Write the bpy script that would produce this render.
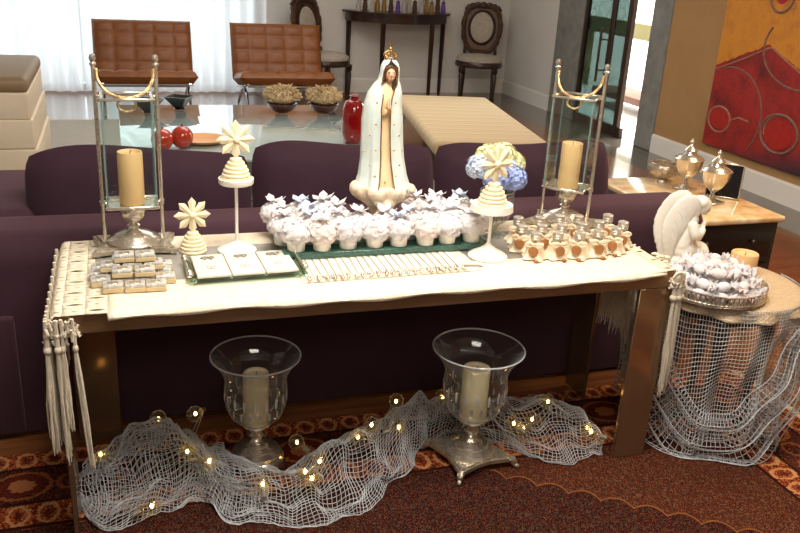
import bpy, bmesh, math, random
from mathutils import Vector, Matrix, Euler, noise

PI = math.pi
for o in list(bpy.data.objects):
    bpy.data.objects.remove(o)
SC = bpy.context.scene
COL = SC.collection
random.seed(7)

# ------------------------------------------------------------------ camera
PITCH, ROLL, YAW, FPX, EYE = 0.356461, 0.0578066, 0.3338066, 840.4, 1.65
fw = Vector((math.sin(YAW) * math.cos(PITCH), math.cos(YAW) * math.cos(PITCH), -math.sin(PITCH)))
rt = Vector((math.cos(YAW), -math.sin(YAW), 0))
up = rt.cross(fw)
r2 = rt * math.cos(ROLL) + up * math.sin(ROLL)
u2 = up * math.cos(ROLL) - rt * math.sin(ROLL)
cd = bpy.data.cameras.new('camera')
cam = bpy.data.objects.new('camera', cd)
COL.objects.link(cam)
cam.matrix_world = Matrix(((r2.x, u2.x, -fw.x, 0), (r2.y, u2.y, -fw.y, 0), (r2.z, u2.z, -fw.z, EYE), (0, 0, 0, 1)))
cd.sensor_width = 36
cd.lens = 36 * FPX / 800
cd.clip_start = 0.05
SC.camera = cam

# ------------------------------------------------------------------ world, lights, exposure
W = bpy.data.worlds.new('world')
SC.world = W
W.use_nodes = True
W.node_tree.nodes['Background'].inputs[0].default_value = (0.9, 0.95, 1.0, 1)
W.node_tree.nodes['Background'].inputs[1].default_value = 1.0
vs = SC.view_settings
vs.view_transform = 'Standard'
vs.look = 'None'
vs.gamma = 1
vs.use_curve_mapping = False
vs.exposure = 0.0


def area(name, loc, rot, sx, sy, watts, col):
    l = bpy.data.lights.new(name, 'AREA')
    l.shape = 'RECTANGLE'
    l.size, l.size_y = sx, sy
    l.energy = watts
    l.color = col
    o = bpy.data.objects.new(name, l)
    COL.objects.link(o)
    o.location = loc
    o.rotation_euler = rot
    return o


area('bounce_fill_over_table', (0.75, 1.75, 2.80), (math.radians(4), 0, 0), 1.5, 1.1, 104, (1.0, 0.925, 0.83))  # unseen area light added in place of flash bounced off the ceiling
area('added_fill_behind_camera', (0.2, -0.9, 2.75), (math.radians(38), 0, math.radians(-12)), 1.8, 1.0, 34, (1.0, 0.93, 0.84))  # unseen fill added to brighten the sides facing the camera
area('ceiling_light_by_painting', (3.2, 2.9, 2.80), (0, math.radians(-10), 0), 0.8, 0.8, 55, (1.0, 0.76, 0.50))
area('added_fill_living_area', (1.6, 6.8, 2.85), (0, 0, 0), 2.6, 2.2, 75, (1.0, 0.94, 0.87))  # no fixture here, area light added to brighten the background
area('window_daylight', (-0.75, 10.5, 1.5), (math.radians(-90), 0, 0), 4.4, 2.8, 100, (0.93, 0.97, 1.0))
area('entrance_daylight', (6.6, 8.6, 3.2), (0, math.radians(20), 0), 2.5, 2.5, 900, (1.0, 0.99, 0.96))
SC.cycles.transparent_max_bounces = 40


# ------------------------------------------------------------------ colours and materials
def hx(h):
    h = h.lstrip('#')
    c = [int(h[i:i + 2], 16) / 255 for i in (0, 2, 4)]
    return tuple((x / 12.92 if x <= 0.04045 else ((x + 0.055) / 1.055) ** 2.4) for x in c) + (1,)


class X:
    """tiny wrapper so that node maths reads like maths"""
    def __init__(s, nt, k):
        s.nt, s.k = nt, k

    def op(s, o, b=None, c=None):
        n = s.nt.nodes.new('ShaderNodeMath')
        n.operation = o
        for i, v in enumerate((s, b, c)):
            if v is None:
                continue
            if isinstance(v, X):
                s.nt.links.new(v.k, n.inputs[i])
            else:
                n.inputs[i].default_value = v
        return X(s.nt, n.outputs[0])

    def __add__(s, b): return s.op('ADD', b)
    def __sub__(s, b): return s.op('SUBTRACT', b)
    def __mul__(s, b): return s.op('MULTIPLY', b)
    def __truediv__(s, b): return s.op('DIVIDE', b)
    def lt(s, b): return s.op('LESS_THAN', b)
    def gt(s, b): return s.op('GREATER_THAN', b)
    def min(s, b): return s.op('MINIMUM', b)
    def max(s, b): return s.op('MAXIMUM', b)
    def abs(s): return s.op('ABSOLUTE')
    def frac(s): return s.op('FRACT')
    def sin(s): return s.op('SINE')
    def sqrt(s): return s.op('SQRT')


def setin(n, key, v):
    if key in n.inputs:
        n.inputs[key].default_value = v


def newmat(name):
    m = bpy.data.materials.new(name)
    m.use_nodes = True
    nt = m.node_tree
    return m, nt, nt.nodes['Principled BSDF']


def coords(nt):
    tc = nt.nodes.new('ShaderNodeTexCoord')
    return tc.outputs['Object']


def noisetex(nt, vec, scale, detail=3, rough=0.5):
    n = nt.nodes.new('ShaderNodeTexNoise')
    n.inputs['Scale'].default_value = scale
    n.inputs['Detail'].default_value = detail
    n.inputs['Roughness'].default_value = rough
    if vec is not None:
        nt.links.new(vec, n.inputs['Vector'])
    return n


def mixcol(nt, fac, a, b):
    n = nt.nodes.new('ShaderNodeMix')
    n.data_type = 'RGBA'
    n.clamp_factor = True
    for i, v in ((0, fac), (6, a), (7, b)):
        if isinstance(v, X):
            v = v.k
        if hasattr(v, 'is_linked'):
            nt.links.new(v, n.inputs[i])
        else:
            n.inputs[i].default_value = v
    return n.outputs[2]


def ramp(nt, fac, stops):
    n = nt.nodes.new('ShaderNodeValToRGB')
    nt.links.new(fac.k if isinstance(fac, X) else fac, n.inputs[0])
    el = n.color_ramp.elements
    while len(el) < len(stops):
        el.new(0.5)
    for e, (p, c) in zip(el, stops):
        e.position = p
        e.color = hx(c)
    return n.outputs[0]


def mat(name, col, rough=0.5, metal=0.0, col2=None, nscale=20, bump=0.0, bscale=60, sheen=0, sheencol=None,
        trans=0, ior=1.45, emit=None, estr=0, sub=0, spec=None, alpha=1, coat=0, stretch=None):
    m, nt, b = newmat(name)
    b.inputs['Base Color'].default_value = hx(col)
    b.inputs['Roughness'].default_value = rough
    b.inputs['Metallic'].default_value = metal
    b.inputs['IOR'].default_value = ior
    setin(b, 'Transmission Weight', trans)
    setin(b, 'Subsurface Weight', sub)
    setin(b, 'Coat Weight', coat)
    if sub:
        setin(b, 'Subsurface Radius', (0.02, 0.012, 0.006))
        setin(b, 'Subsurface Scale', 0.5)
    setin(b, 'Sheen Weight', sheen)
    if sheencol:
        setin(b, 'Sheen Tint', hx(sheencol))
    if spec is not None:
        setin(b, 'Specular IOR Level', spec)
    if emit:
        b.inputs['Emission Color'].default_value = hx(emit)
        b.inputs['Emission Strength'].default_value = estr
    vec = None
    if col2 or bump:
        vec = coords(nt)
        if stretch:
            mp = nt.nodes.new('ShaderNodeMapping')
            mp.inputs['Scale'].default_value = stretch
            nt.links.new(vec, mp.inputs['Vector'])
            vec = mp.outputs[0]
    if col2:
        n = noisetex(nt, vec, nscale, 4, 0.6)
        k = X(nt, n.outputs['Fac'])
        k = (k - 0.5) * 2.2 + 0.5
        nt.links.new(mixcol(nt, k, hx(col), hx(col2)), b.inputs['Base Color'])
    if bump:
        n = noisetex(nt, vec, bscale, 3)
        bn = nt.nodes.new('ShaderNodeBump')
        bn.inputs['Strength'].default_value = bump
        bn.inputs['Distance'].default_value = 0.01
        nt.links.new(n.outputs['Fac'], bn.inputs['Height'])
        nt.links.new(bn.outputs[0], b.inputs['Normal'])
    return m


def thin_glass(name, tint, refl=1.0, rough=0.0):
    """window-type glass: clear with a Fresnel reflection"""
    m = bpy.data.materials.new(name)
    m.use_nodes = True
    nt = m.node_tree
    nt.nodes.clear()
    out = nt.nodes.new('ShaderNodeOutputMaterial')
    mx = nt.nodes.new('ShaderNodeMixShader')
    tr = nt.nodes.new('ShaderNodeBsdfTransparent')
    gl = nt.nodes.new('ShaderNodeBsdfGlossy')
    fr = nt.nodes.new('ShaderNodeLayerWeight')
    fr.inputs[0].default_value = 0.5
    tr.inputs[0].default_value = hx(tint)
    gl.inputs['Roughness'].default_value = rough
    k = (X(nt, fr.outputs['Facing']).op('POWER', 3.5) * 0.75 + 0.04) * refl
    nt.links.new(k.k, mx.inputs[0])
    nt.links.new(tr.outputs[0], mx.inputs[1])
    nt.links.new(gl.outputs[0], mx.inputs[2])
    nt.links.new(mx.outputs[0], out.inputs[0])
    return m


def vessel_glass(name, tint):
    """clear glass with bright edges painted in as white diffuse"""
    m = bpy.data.materials.new(name)
    m.use_nodes = True
    nt = m.node_tree
    nt.nodes.clear()
    out = nt.nodes.new('ShaderNodeOutputMaterial')
    m1, m2 = nt.nodes.new('ShaderNodeMixShader'), nt.nodes.new('ShaderNodeMixShader')
    tr, gl, df = nt.nodes.new('ShaderNodeBsdfTransparent'), nt.nodes.new('ShaderNodeBsdfGlossy'), nt.nodes.new('ShaderNodeBsdfDiffuse')
    lw = nt.nodes.new('ShaderNodeLayerWeight')
    tr.inputs[0].default_value = hx(tint)
    gl.inputs['Roughness'].default_value = 0.02
    df.inputs[0].default_value = hx('#e8eaea')  # white painted in at grazing angles as the edge highlight
    f = X(nt, lw.outputs['Facing'])
    nt.links.new((f.op('POWER', 3.0) * 0.25 + 0.07).k, m1.inputs[0])
    nt.links.new((f.op('POWER', 4.0) * 0.42 + 0.012).k, m2.inputs[0])
    nt.links.new(tr.outputs[0], m1.inputs[1])
    nt.links.new(gl.outputs[0], m1.inputs[2])
    nt.links.new(m1.outputs[0], m2.inputs[1])
    nt.links.new(df.outputs[0], m2.inputs[2])
    nt.links.new(m2.outputs[0], out.inputs[0])
    return m


def sheer(name, col, amt=0.5, clear=0.0):
    """fabric that lets light through: diffuse + translucent, with some clear holes"""
    m = bpy.data.materials.new(name)
    m.use_nodes = True
    nt = m.node_tree
    nt.nodes.clear()
    out = nt.nodes.new('ShaderNodeOutputMaterial')
    mx = nt.nodes.new('ShaderNodeMixShader')
    d = nt.nodes.new('ShaderNodeBsdfDiffuse')
    t = nt.nodes.new('ShaderNodeBsdfTranslucent')
    d.inputs[0].default_value = hx(col)
    t.inputs[0].default_value = hx(col)
    mx.inputs[0].default_value = amt
    nt.links.new(d.outputs[0], mx.inputs[1])
    nt.links.new(t.outputs[0], mx.inputs[2])
    last = mx.outputs[0]
    if clear:
        m2 = nt.nodes.new('ShaderNodeMixShader')
        tr = nt.nodes.new('ShaderNodeBsdfTransparent')
        m2.inputs[0].default_value = clear
        nt.links.new(last, m2.inputs[1])
        nt.links.new(tr.outputs[0], m2.inputs[2])
        last = m2.outputs[0]
    nt.links.new(last, out.inputs[0])
    return m


M = {}
M['wall'] = mat('wall_paint', '#d8d4ce', 0.85, col2='#d2cec8', nscale=3)
M['wall_tan'] = mat('tan_wall_paint', '#a98558', 0.8, col2='#a17d50', nscale=4)
M['ceiling'] = mat('ceiling_paint', '#efece6', 0.9)
M['base_white'] = mat('white_skirting', '#e4e0da', 0.5)
M['stone'] = mat('grey_stone', '#8f8f8a', 0.35, col2='#6f706c', nscale=9, bump=0.1, bscale=30)
M['darkwood'] = mat('dark_wood', '#3a1f16', 0.3, col2='#24120d', nscale=14, stretch=(1, 1, 0.2), coat=0.2)
M['blackwood'] = mat('black_wood', '#1c120f', 0.35, col2='#120b09', nscale=14, coat=0.2)
M['velvet'] = mat('purple_velvet', '#37212b', 0.8, col2='#3d2630', nscale=7, sheen=0.5, sheencol='#a07c84', bump=0.05, bscale=200, spec=0.2)
M['velvet2'] = mat('purple_velvet_cushion', '#2f1c27', 0.8, col2='#36222c', nscale=6, sheen=0.4, sheencol='#94747e', bump=0.06, bscale=160, spec=0.2)
M['bronze'] = mat('bronze_mirror', '#9c8062', 0.14, 0.72, col2='#8c7054', nscale=4)
M['bronze_rough'] = mat('bronze_satin', '#9a7a5a', 0.35, 0.6, col2='#8a6b4c', nscale=6)
M['linen'] = mat('cream_linen', '#efe2cd', 0.9, col2='#e0cfb4', nscale=40, bump=0.35, bscale=160)
M['lace'] = mat('cream_lace', '#ece0ca', 0.9, col2='#dccdb0', nscale=90, bump=0.4, bscale=220)
M['thread'] = mat('cream_thread', '#ddd2bd', 0.9, col2='#c9bda6', nscale=60)
M['cord'] = mat('pale_cord', '#a8a298', 0.5)
M['strip'] = mat('cream_strip', '#f3e9d8', 0.3)
M['satin'] = mat('silver_grey_satin', '#9b968c', 0.38, 0.25, col2='#8b867c', nscale=12)
M['silver'] = mat('aged_silver', '#e2dbce', 0.22, 0.85, col2='#c6bcac', nscale=18, bump=0.15, bscale=50)
M['silver_carved'] = mat('carved_silver', '#d9cfbe', 0.3, 0.8, col2='#9c907e', nscale=60, bump=0.6, bscale=90)
M['gold'] = mat('pale_gold', '#d3ab6c', 0.25, 1.0)
M['rope'] = mat('gilded_rope', '#e2c08a', 0.3, 0.9, bump=0.5, bscale=150)
M['wax'] = mat('ivory_wax', '#e8bd88', 0.45, col2='#e2b27a', nscale=8)
M['wax_floor'] = mat('ivory_carved_wax', '#f0e2ba', 0.5, bump=0.4, bscale=25)
M['cream'] = mat('cream_sugar', '#f3e3bf', 0.55, sub=0.15)
M['ceramic'] = mat('white_enamel', '#f2ede3', 0.35)
M['plaster'] = mat('white_plaster', '#ebe6da', 0.45, sub=0.1)
M['tulle'] = sheer('white_tulle', '#ebe7e8', 0.2)
M['tulle_b'] = sheer('pale_blue_tulle', '#cdd8ea', 0.2)
M['tulle_p'] = sheer('ivory_tulle', '#eee4df', 0.2)
M['paperwhite'] = mat('white_card', '#e0d5c4', 0.7)
M['print'] = mat('grey_print', '#a79f97', 0.7)
M['glass'] = thin_glass('clear_glass', '#f4f7f5', 1.0)
M['glass_blown'] = vessel_glass('blown_glass', '#f7f8f6')
M['glass_rim'] = mat('glass_rim', '#e6e8e8', 0.08, alpha=1, trans=0.5)
M['glass_pale'] = thin_glass('pale_green_glass', '#cfe2da', 0.8)
M['glass_pane'] = thin_glass('lantern_pane', '#f9fdfc', 0.5)
M['glass_edge'] = mat('glass_edge', '#a9c6bf', 0.1, trans=0.7)
M['glass_green'] = mat('green_glass_slab', '#69a392', 0.05, trans=0.7, ior=1.5)
M['glass_table'] = mat('coffee_table_glass', '#b9c9c5', 0.03, col2='#aebfbb', nscale=2, coat=1.0, spec=1.0)
M['foil'] = mat('silver_foil', '#e2e0da', 0.38, 0.45, col2='#b0aca4', nscale=50, bump=0.6, bscale=110)
M['kraft'] = mat('beige_box', '#cdb88c', 0.7)
M['medal'] = mat('copper_medallion', '#9c6a3c', 0.4, 0.3, bump=0.4, bscale=180)
M['cap'] = mat('pale_cap', '#c4beb4', 0.3, 0.6)
M['ribbon'] = mat('cream_ribbon', '#f1e4cc', 0.6, col2='#e3cfac', nscale=40)
M['net'] = mat('grey_net', '#c4c6c7', 0.6, 0.05, col2='#a4a6a7', nscale=12)
M['net_dark'] = mat('silver_net', '#bfbdb8', 0.5, 0.1, col2='#9c9993', nscale=12)
M['glitter'] = mat('shimmer_fabric', '#b59c7c', 0.5, 0.35, col2='#d8c6a8', nscale=170, bump=0.6, bscale=160)
M['tan_leather'] = mat('cognac_leather', '#8a5224', 0.45, col2='#7a461d', nscale=5, bump=0.1, bscale=80)
M['chrome'] = mat('chrome', '#c9c9c9', 0.15, 1.0)
M['steel_dark'] = mat('dark_steel', '#5a544c', 0.35, 0.9)
M['cream_leather'] = mat('cream_leather', '#e4d6bd', 0.5, col2='#dccdb2', nscale=4, bump=0.08, bscale=90)
M['taupe_leather'] = mat('taupe_leather', '#8f7a5b', 0.5, col2='#866f51', nscale=4)
M['red_glaze'] = mat('red_glaze', '#8f0f10', 0.12, coat=0.8)
M['apple'] = mat('red_glass_ball', '#c4452f', 0.12, col2='#a8331f', nscale=9, coat=0.6)
M['orange_dish'] = mat('orange_dish', '#e0a468', 0.4)
M['dried'] = mat('dried_flower', '#cdb993', 0.9, col2='#a98f63', nscale=60)
M['dark_bowl'] = mat('dark_bowl', '#22201f', 0.2, coat=0.5)
M['bowl_red'] = mat('dark_red_bowl', '#4c130e', 0.2, coat=0.5)
M['rug_light'] = mat('pale_grey_rug', '#b9b1a5', 0.95, col2='#aca498', nscale=40, bump=0.3, bscale=120)
M['curtain'] = sheer('sheer_curtain', '#f4f5f8', 0.55, 0.1)
M['door_glass'] = thin_glass('teal_glass', '#7c8a89', 0.8)
M['door_metal'] = mat('dark_bronze_frame', '#4a3a30', 0.4, 0.6)
M['outside'] = mat('outside_wall', '#f4f3ee', 0.9)
M['outside_floor'] = mat('outside_floor', '#d9d6cf', 0.7)
M['olive'] = mat('olive_beam', '#6a6238', 0.6)
M['brown_bench'] = mat('brown_seat', '#5a3626', 0.6)
M['marble'] = mat('honey_marble', '#eedbb4', 0.15, col2='#c4955a', nscale=13, coat=0.5)
M['black_gloss'] = mat('black_gloss', '#0d0c0d', 0.08)
M['photo_dark'] = mat('dark_photo', '#18131a', 0.15, coat=0.4)
M['bulb'] = vessel_glass('bulb_glass', '#fbf6ea')
M['glow'] = mat('warm_led', '#ffd98a', 0.4, emit='#ffcf78', estr=14)
M['bulb_base'] = mat('clear_bulb_cap', '#8f8672', 0.3, 0.3)
M['wire'] = mat('clear_wire', '#8f8a80', 0.3)
M['skin'] = mat('painted_skin', '#e2b48f', 0.5, sub=0.1)
M['hair'] = mat('painted_hair', '#5b3520', 0.6)
M['mantle'] = mat('pale_blue_mantle', '#dde2d8', 0.5, col2='#c8d6d2', nscale=14)
M['dress'] = mat('cream_dress', '#eed9b2', 0.5, col2='#e3c08c', nscale=12)
M['cloudbase'] = mat('cloud_base', '#f0e6d2', 0.5, col2='#dcb98c', nscale=22)
M['dot_dark'] = mat('painted_dark', '#3b2a22', 0.5)
M['lip'] = mat('painted_lip', '#b5615a', 0.5)
M['green'] = mat('leaf_green', '#7d8a58', 0.6, col2='#5f6d3c', nscale=30)
M['hyd_blue'] = mat('hydrangea_blue', '#a7b6e0', 0.6, col2='#8a9fd6', nscale=40)
M['hyd_pale'] = mat('hydrangea_pale', '#cfd8e2', 0.6, col2='#b9c7dd', nscale=40)
M['hyd_cream'] = mat('hydrangea_cream', '#e2e0b4', 0.6, col2='#cfd09a', nscale=40)
M['upholstery'] = mat('pale_brocade', '#b8ae9f', 0.8, col2='#9c9283', nscale=40)
M['gilt'] = mat('worn_gilding', '#5c4230', 0.45, 0.3, col2='#3a2417', nscale=30)
M['fig_a'] = mat('figurine_white', '#a89f98', 0.4)
M['fig_b'] = mat('figurine_violet', '#5b3f86', 0.4)
M['fig_c'] = mat('figurine_brown', '#4a2e24', 0.4)
M['fig_d'] = mat('figurine_gold', '#9c7a42', 0.35, 0.5)
M['mirror_floor'] = None


def mat_floor():
    m, nt, b = newmat('polished_wood_floor')
    v = coords(nt)
    mp = nt.nodes.new('ShaderNodeMapping')
    mp.inputs['Scale'].default_value = (1.2, 14, 1)
    nt.links.new(v, mp.inputs[0])
    n = noisetex(nt, mp.outputs[0], 2.2, 6, 0.65)
    sep = nt.nodes.new('ShaderNodeSeparateXYZ')
    nt.links.new(v, sep.inputs[0])
    y = X(nt, sep.outputs[1])
    seam = (y / 0.14).frac().lt(0.03)
    c = ramp(nt, n.outputs['Fac'], [(0.25, '#573620'), (0.5, '#774a2a'), (0.75, '#8a5a34')])
    c = mixcol(nt, seam * 0.6, c, hx('#26150c'))
    nt.links.new(c, b.inputs['Base Color'])
    b.inputs['Roughness'].default_value = 0.2
    setin(b, 'Coat Weight', 0.4)
    setin(b, 'Coat Roughness', 0.08)
    return m


M['floor'] = mat_floor()
M['floor_grey'] = mat('polished_grey_granite', '#5d564c', 0.12, col2='#4b453d', nscale=30, coat=0.4)


def mat_persian():
    m, nt, b = newmat('persian_rug_pile')
    v = coords(nt)
    sep = nt.nodes.new('ShaderNodeSeparateXYZ')
    nt.links.new(v, sep.inputs[0])
    x, y = X(nt, sep.outputs[0]), X(nt, sep.outputs[1])
    # object origin is the back right corner of the rug: x,y <= 0
    dx, dy = x * -1.0, y * -1.0
    d = dx.min(dy)
    along = dx.max(dy)
    vo = nt.nodes.new('ShaderNodeTexVoronoi')
    vo.inputs['Scale'].default_value = 140
    nt.links.new(v, vo.inputs['Vector'])
    vo2 = nt.nodes.new('ShaderNodeTexVoronoi')
    vo2.inputs['Scale'].default_value = 24
    nt.links.new(v, vo2.inputs['Vector'])
    n1 = noisetex(nt, v, 62, 5, 0.75)
    n2 = noisetex(nt, v, 5, 3, 0.6)
    f1 = X(nt, vo.outputs['Distance']) * 1.3 + (X(nt, n1.outputs['Fac']) - 0.5) * 1.1
    field = ramp(nt, f1, [(0.18, '#86542f'), (0.32, '#5c1c11'), (0.52, '#3a100c'), (0.68, '#150b0c'), (0.8, '#241512'), (0.95, '#54392a')])
    bright = ramp(nt, f1, [(0.14, '#a8744a'), (0.30, '#703519'), (0.52, '#642813'), (0.75, '#3a170f'), (0.95, '#80553a')])
    # scalloped line across the field
    s = (x + 1.39) * 0.59 + (y + 0.431) * 0.81
    t = (x + 1.39) * 0.81 - (y + 0.431) * 0.59
    sc_ = s - (t / 0.105).frac().op('SUBTRACT', 0.5).op('POWER', 2.0) * -0.14
    line = sc_.abs().lt(0.004)
    over = sc_.gt(0.0)
    col = mixcol(nt, over * 0.5, field, bright)
    col = mixcol(nt, line * 0.7, col, hx('#9a5c2e'))
    # border bands
    inner = d.lt(0.42)
    orange = ramp(nt, f1, [(0.1, '#d9a870'), (0.28, '#a85426'), (0.6, '#8a3d1a'), (0.85, '#4c1f12')])
    dark = ramp(nt, f1, [(0.12, '#8d5a34'), (0.3, '#2a1411'), (0.7, '#170d0d'), (0.9, '#5e2a1a')])
    u = (along / 0.30).frac() - 0.5
    w = (d - 0.195) / 0.17
    rr = (u * u * 2.2 + w * w).sqrt()
    rr = rr + (X(nt, n1.outputs['Fac']) - 0.5) * 0.30
    ring = (rr - 0.42).abs().lt(0.035)
    core = rr.lt(0.2)
    pet = ((rr - 0.28).abs()).lt(0.045)
    u2_ = ((along / 0.30) + 0.5).frac() - 0.5
    r3 = (u2_ * u2_ * 3 + w * w * 1.2).sqrt() + (X(nt, n1.outputs['Fac']) - 0.5) * 0.26
    ring2 = (r3 - 0.25).abs().lt(0.04)
    med = mixcol(nt, ring * 0.8, dark, hx('#94532c'))
    med = mixcol(nt, ring2 * 0.8, med, hx('#84482a'))
    med = mixcol(nt, pet, med, hx('#5a1d12'))
    med = mixcol(nt, core * 0.8, med, hx('#a86a40'))
    small = ((along / 0.085).frac() - 0.5)
    w2 = (d - 0.05) / 0.05
    w3 = (d - 0.35) / 0.06
    dm = (small * small * 5 + (w2 * w2).min(w3 * w3)).sqrt()
    dm = dm + (X(nt, n1.outputs['Fac']) - 0.5) * 1.1
    orange = mixcol(nt, (dm - 0.75).abs().lt(0.13) * 0.55, orange, hx('#cf9a66'))
    orange = mixcol(nt, dm.lt(0.3) * 0.8, orange, hx('#3a1712'))
    isdark = d.gt(0.10) * d.lt(0.29)
    edge = ((d - 0.10).abs().lt(0.006)).max((d - 0.29).abs().lt(0.006)).max((d - 0.41).abs().lt(0.008))
    bord = mixcol(nt, isdark, orange, med)
    bord = mixcol(nt, edge, bord, hx('#2a120e'))
    hb = nt.nodes.new('ShaderNodeHueSaturation')
    hb.inputs['Value'].default_value = 1.3
    nt.links.new(bord, hb.inputs['Color'])
    bord = hb.outputs[0]
    col = mixcol(nt, inner, col, bord)
    col = mixcol(nt, (X(nt, n2.outputs['Fac']) - 0.45) * 0.5, col, hx('#2a0d08'))
    hs = nt.nodes.new('ShaderNodeHueSaturation')
    hs.inputs['Value'].default_value = 0.8
    nt.links.new(col, hs.inputs['Color'])
    nt.links.new(hs.outputs[0], b.inputs['Base Color'])
    b.inputs['Roughness'].default_value = 0.95
    setin(b, 'Specular IOR Level', 0.1)
    bn = nt.nodes.new('ShaderNodeBump')
    bn.inputs['Strength'].default_value = 0.4
    bn.inputs['Distance'].default_value = 0.004
    n9 = noisetex(nt, v, 300, 2)
    nt.links.new(n9.outputs['Fac'], bn.inputs['Height'])
    nt.links.new(bn.outputs[0], b.inputs['Normal'])
    return m


M['persian'] = mat_persian()


def mat_stripe():
    m, nt, b = newmat('striped_bench_fabric')
    v = coords(nt)
    sep = nt.nodes.new('ShaderNodeSeparateXYZ')
    nt.links.new(v, sep.inputs[0])
    y = X(nt, sep.outputs[1])
    k = (y / 0.16).frac()
    c = ramp(nt, k, [(0.0, '#b9a37e'), (0.3, '#c9b491'), (0.34, '#a08661'), (0.4, '#b9a17b'), (0.7, '#d0bd9b'), (0.74, '#ab916b'), (0.8, '#c2ac88')])
    nt.links.new(c, b.inputs['Base Color'])
    b.inputs['Roughness'].default_value = 0.8
    return m


M['stripe'] = mat_stripe()


def mat_canvas():
    m, nt, b = newmat('painted_canvas')
    v = coords(nt)          # origin: near-left bottom corner; y runs to negative along the wall, z up
    sep = nt.nodes.new('ShaderNodeSeparateXYZ')
    nt.links.new(v, sep.inputs[0])
    u, z = X(nt, sep.outputs[1]) * -1.0, X(nt, sep.outputs[2])
    n = noisetex(nt, v, 3.5, 6, 0.7)
    n2 = noisetex(nt, v, 11, 5, 0.7)
    f = X(nt, n.outputs['Fac'])
    red = ramp(nt, f, [(0.3, '#4a0c0a'), (0.45, '#8a1710'), (0.55, '#a3211a'), (0.7, '#6a0f16')])
    org = ramp(nt, f, [(0.3, '#b5601a'), (0.48, '#cf8a1e'), (0.6, '#c07a1c'), (0.72, '#8a4a16')])
    hill = (u - 0.58).abs() * -0.40 + 0.89 + (X(nt, n2.outputs['Fac']) - 0.5) * 0.05
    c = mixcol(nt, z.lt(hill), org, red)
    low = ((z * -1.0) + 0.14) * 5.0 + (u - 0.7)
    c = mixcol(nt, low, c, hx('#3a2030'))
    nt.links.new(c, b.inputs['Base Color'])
    b.inputs['Roughness'].default_value = 0.6
    bn = nt.nodes.new('ShaderNodeBump')
    bn.inputs['Strength'].default_value = 0.3
    nt.links.new(n2.outputs['Fac'], bn.inputs['Height'])
    nt.links.new(bn.outputs[0], b.inputs['Normal'])
    return m


M['canvas'] = mat_canvas()
M['stroke'] = mat('grey_brush_stroke', '#6b4a40', 0.6, col2='#8a7064', nscale=30)
M['stroke2'] = mat('pale_brush_stroke', '#945f4e', 0.6, col2='#ab7d66', nscale=30)
M['stroke_red'] = mat('bright_red_paint', '#b3231a', 0.6, col2='#98180f', nscale=20)


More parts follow.
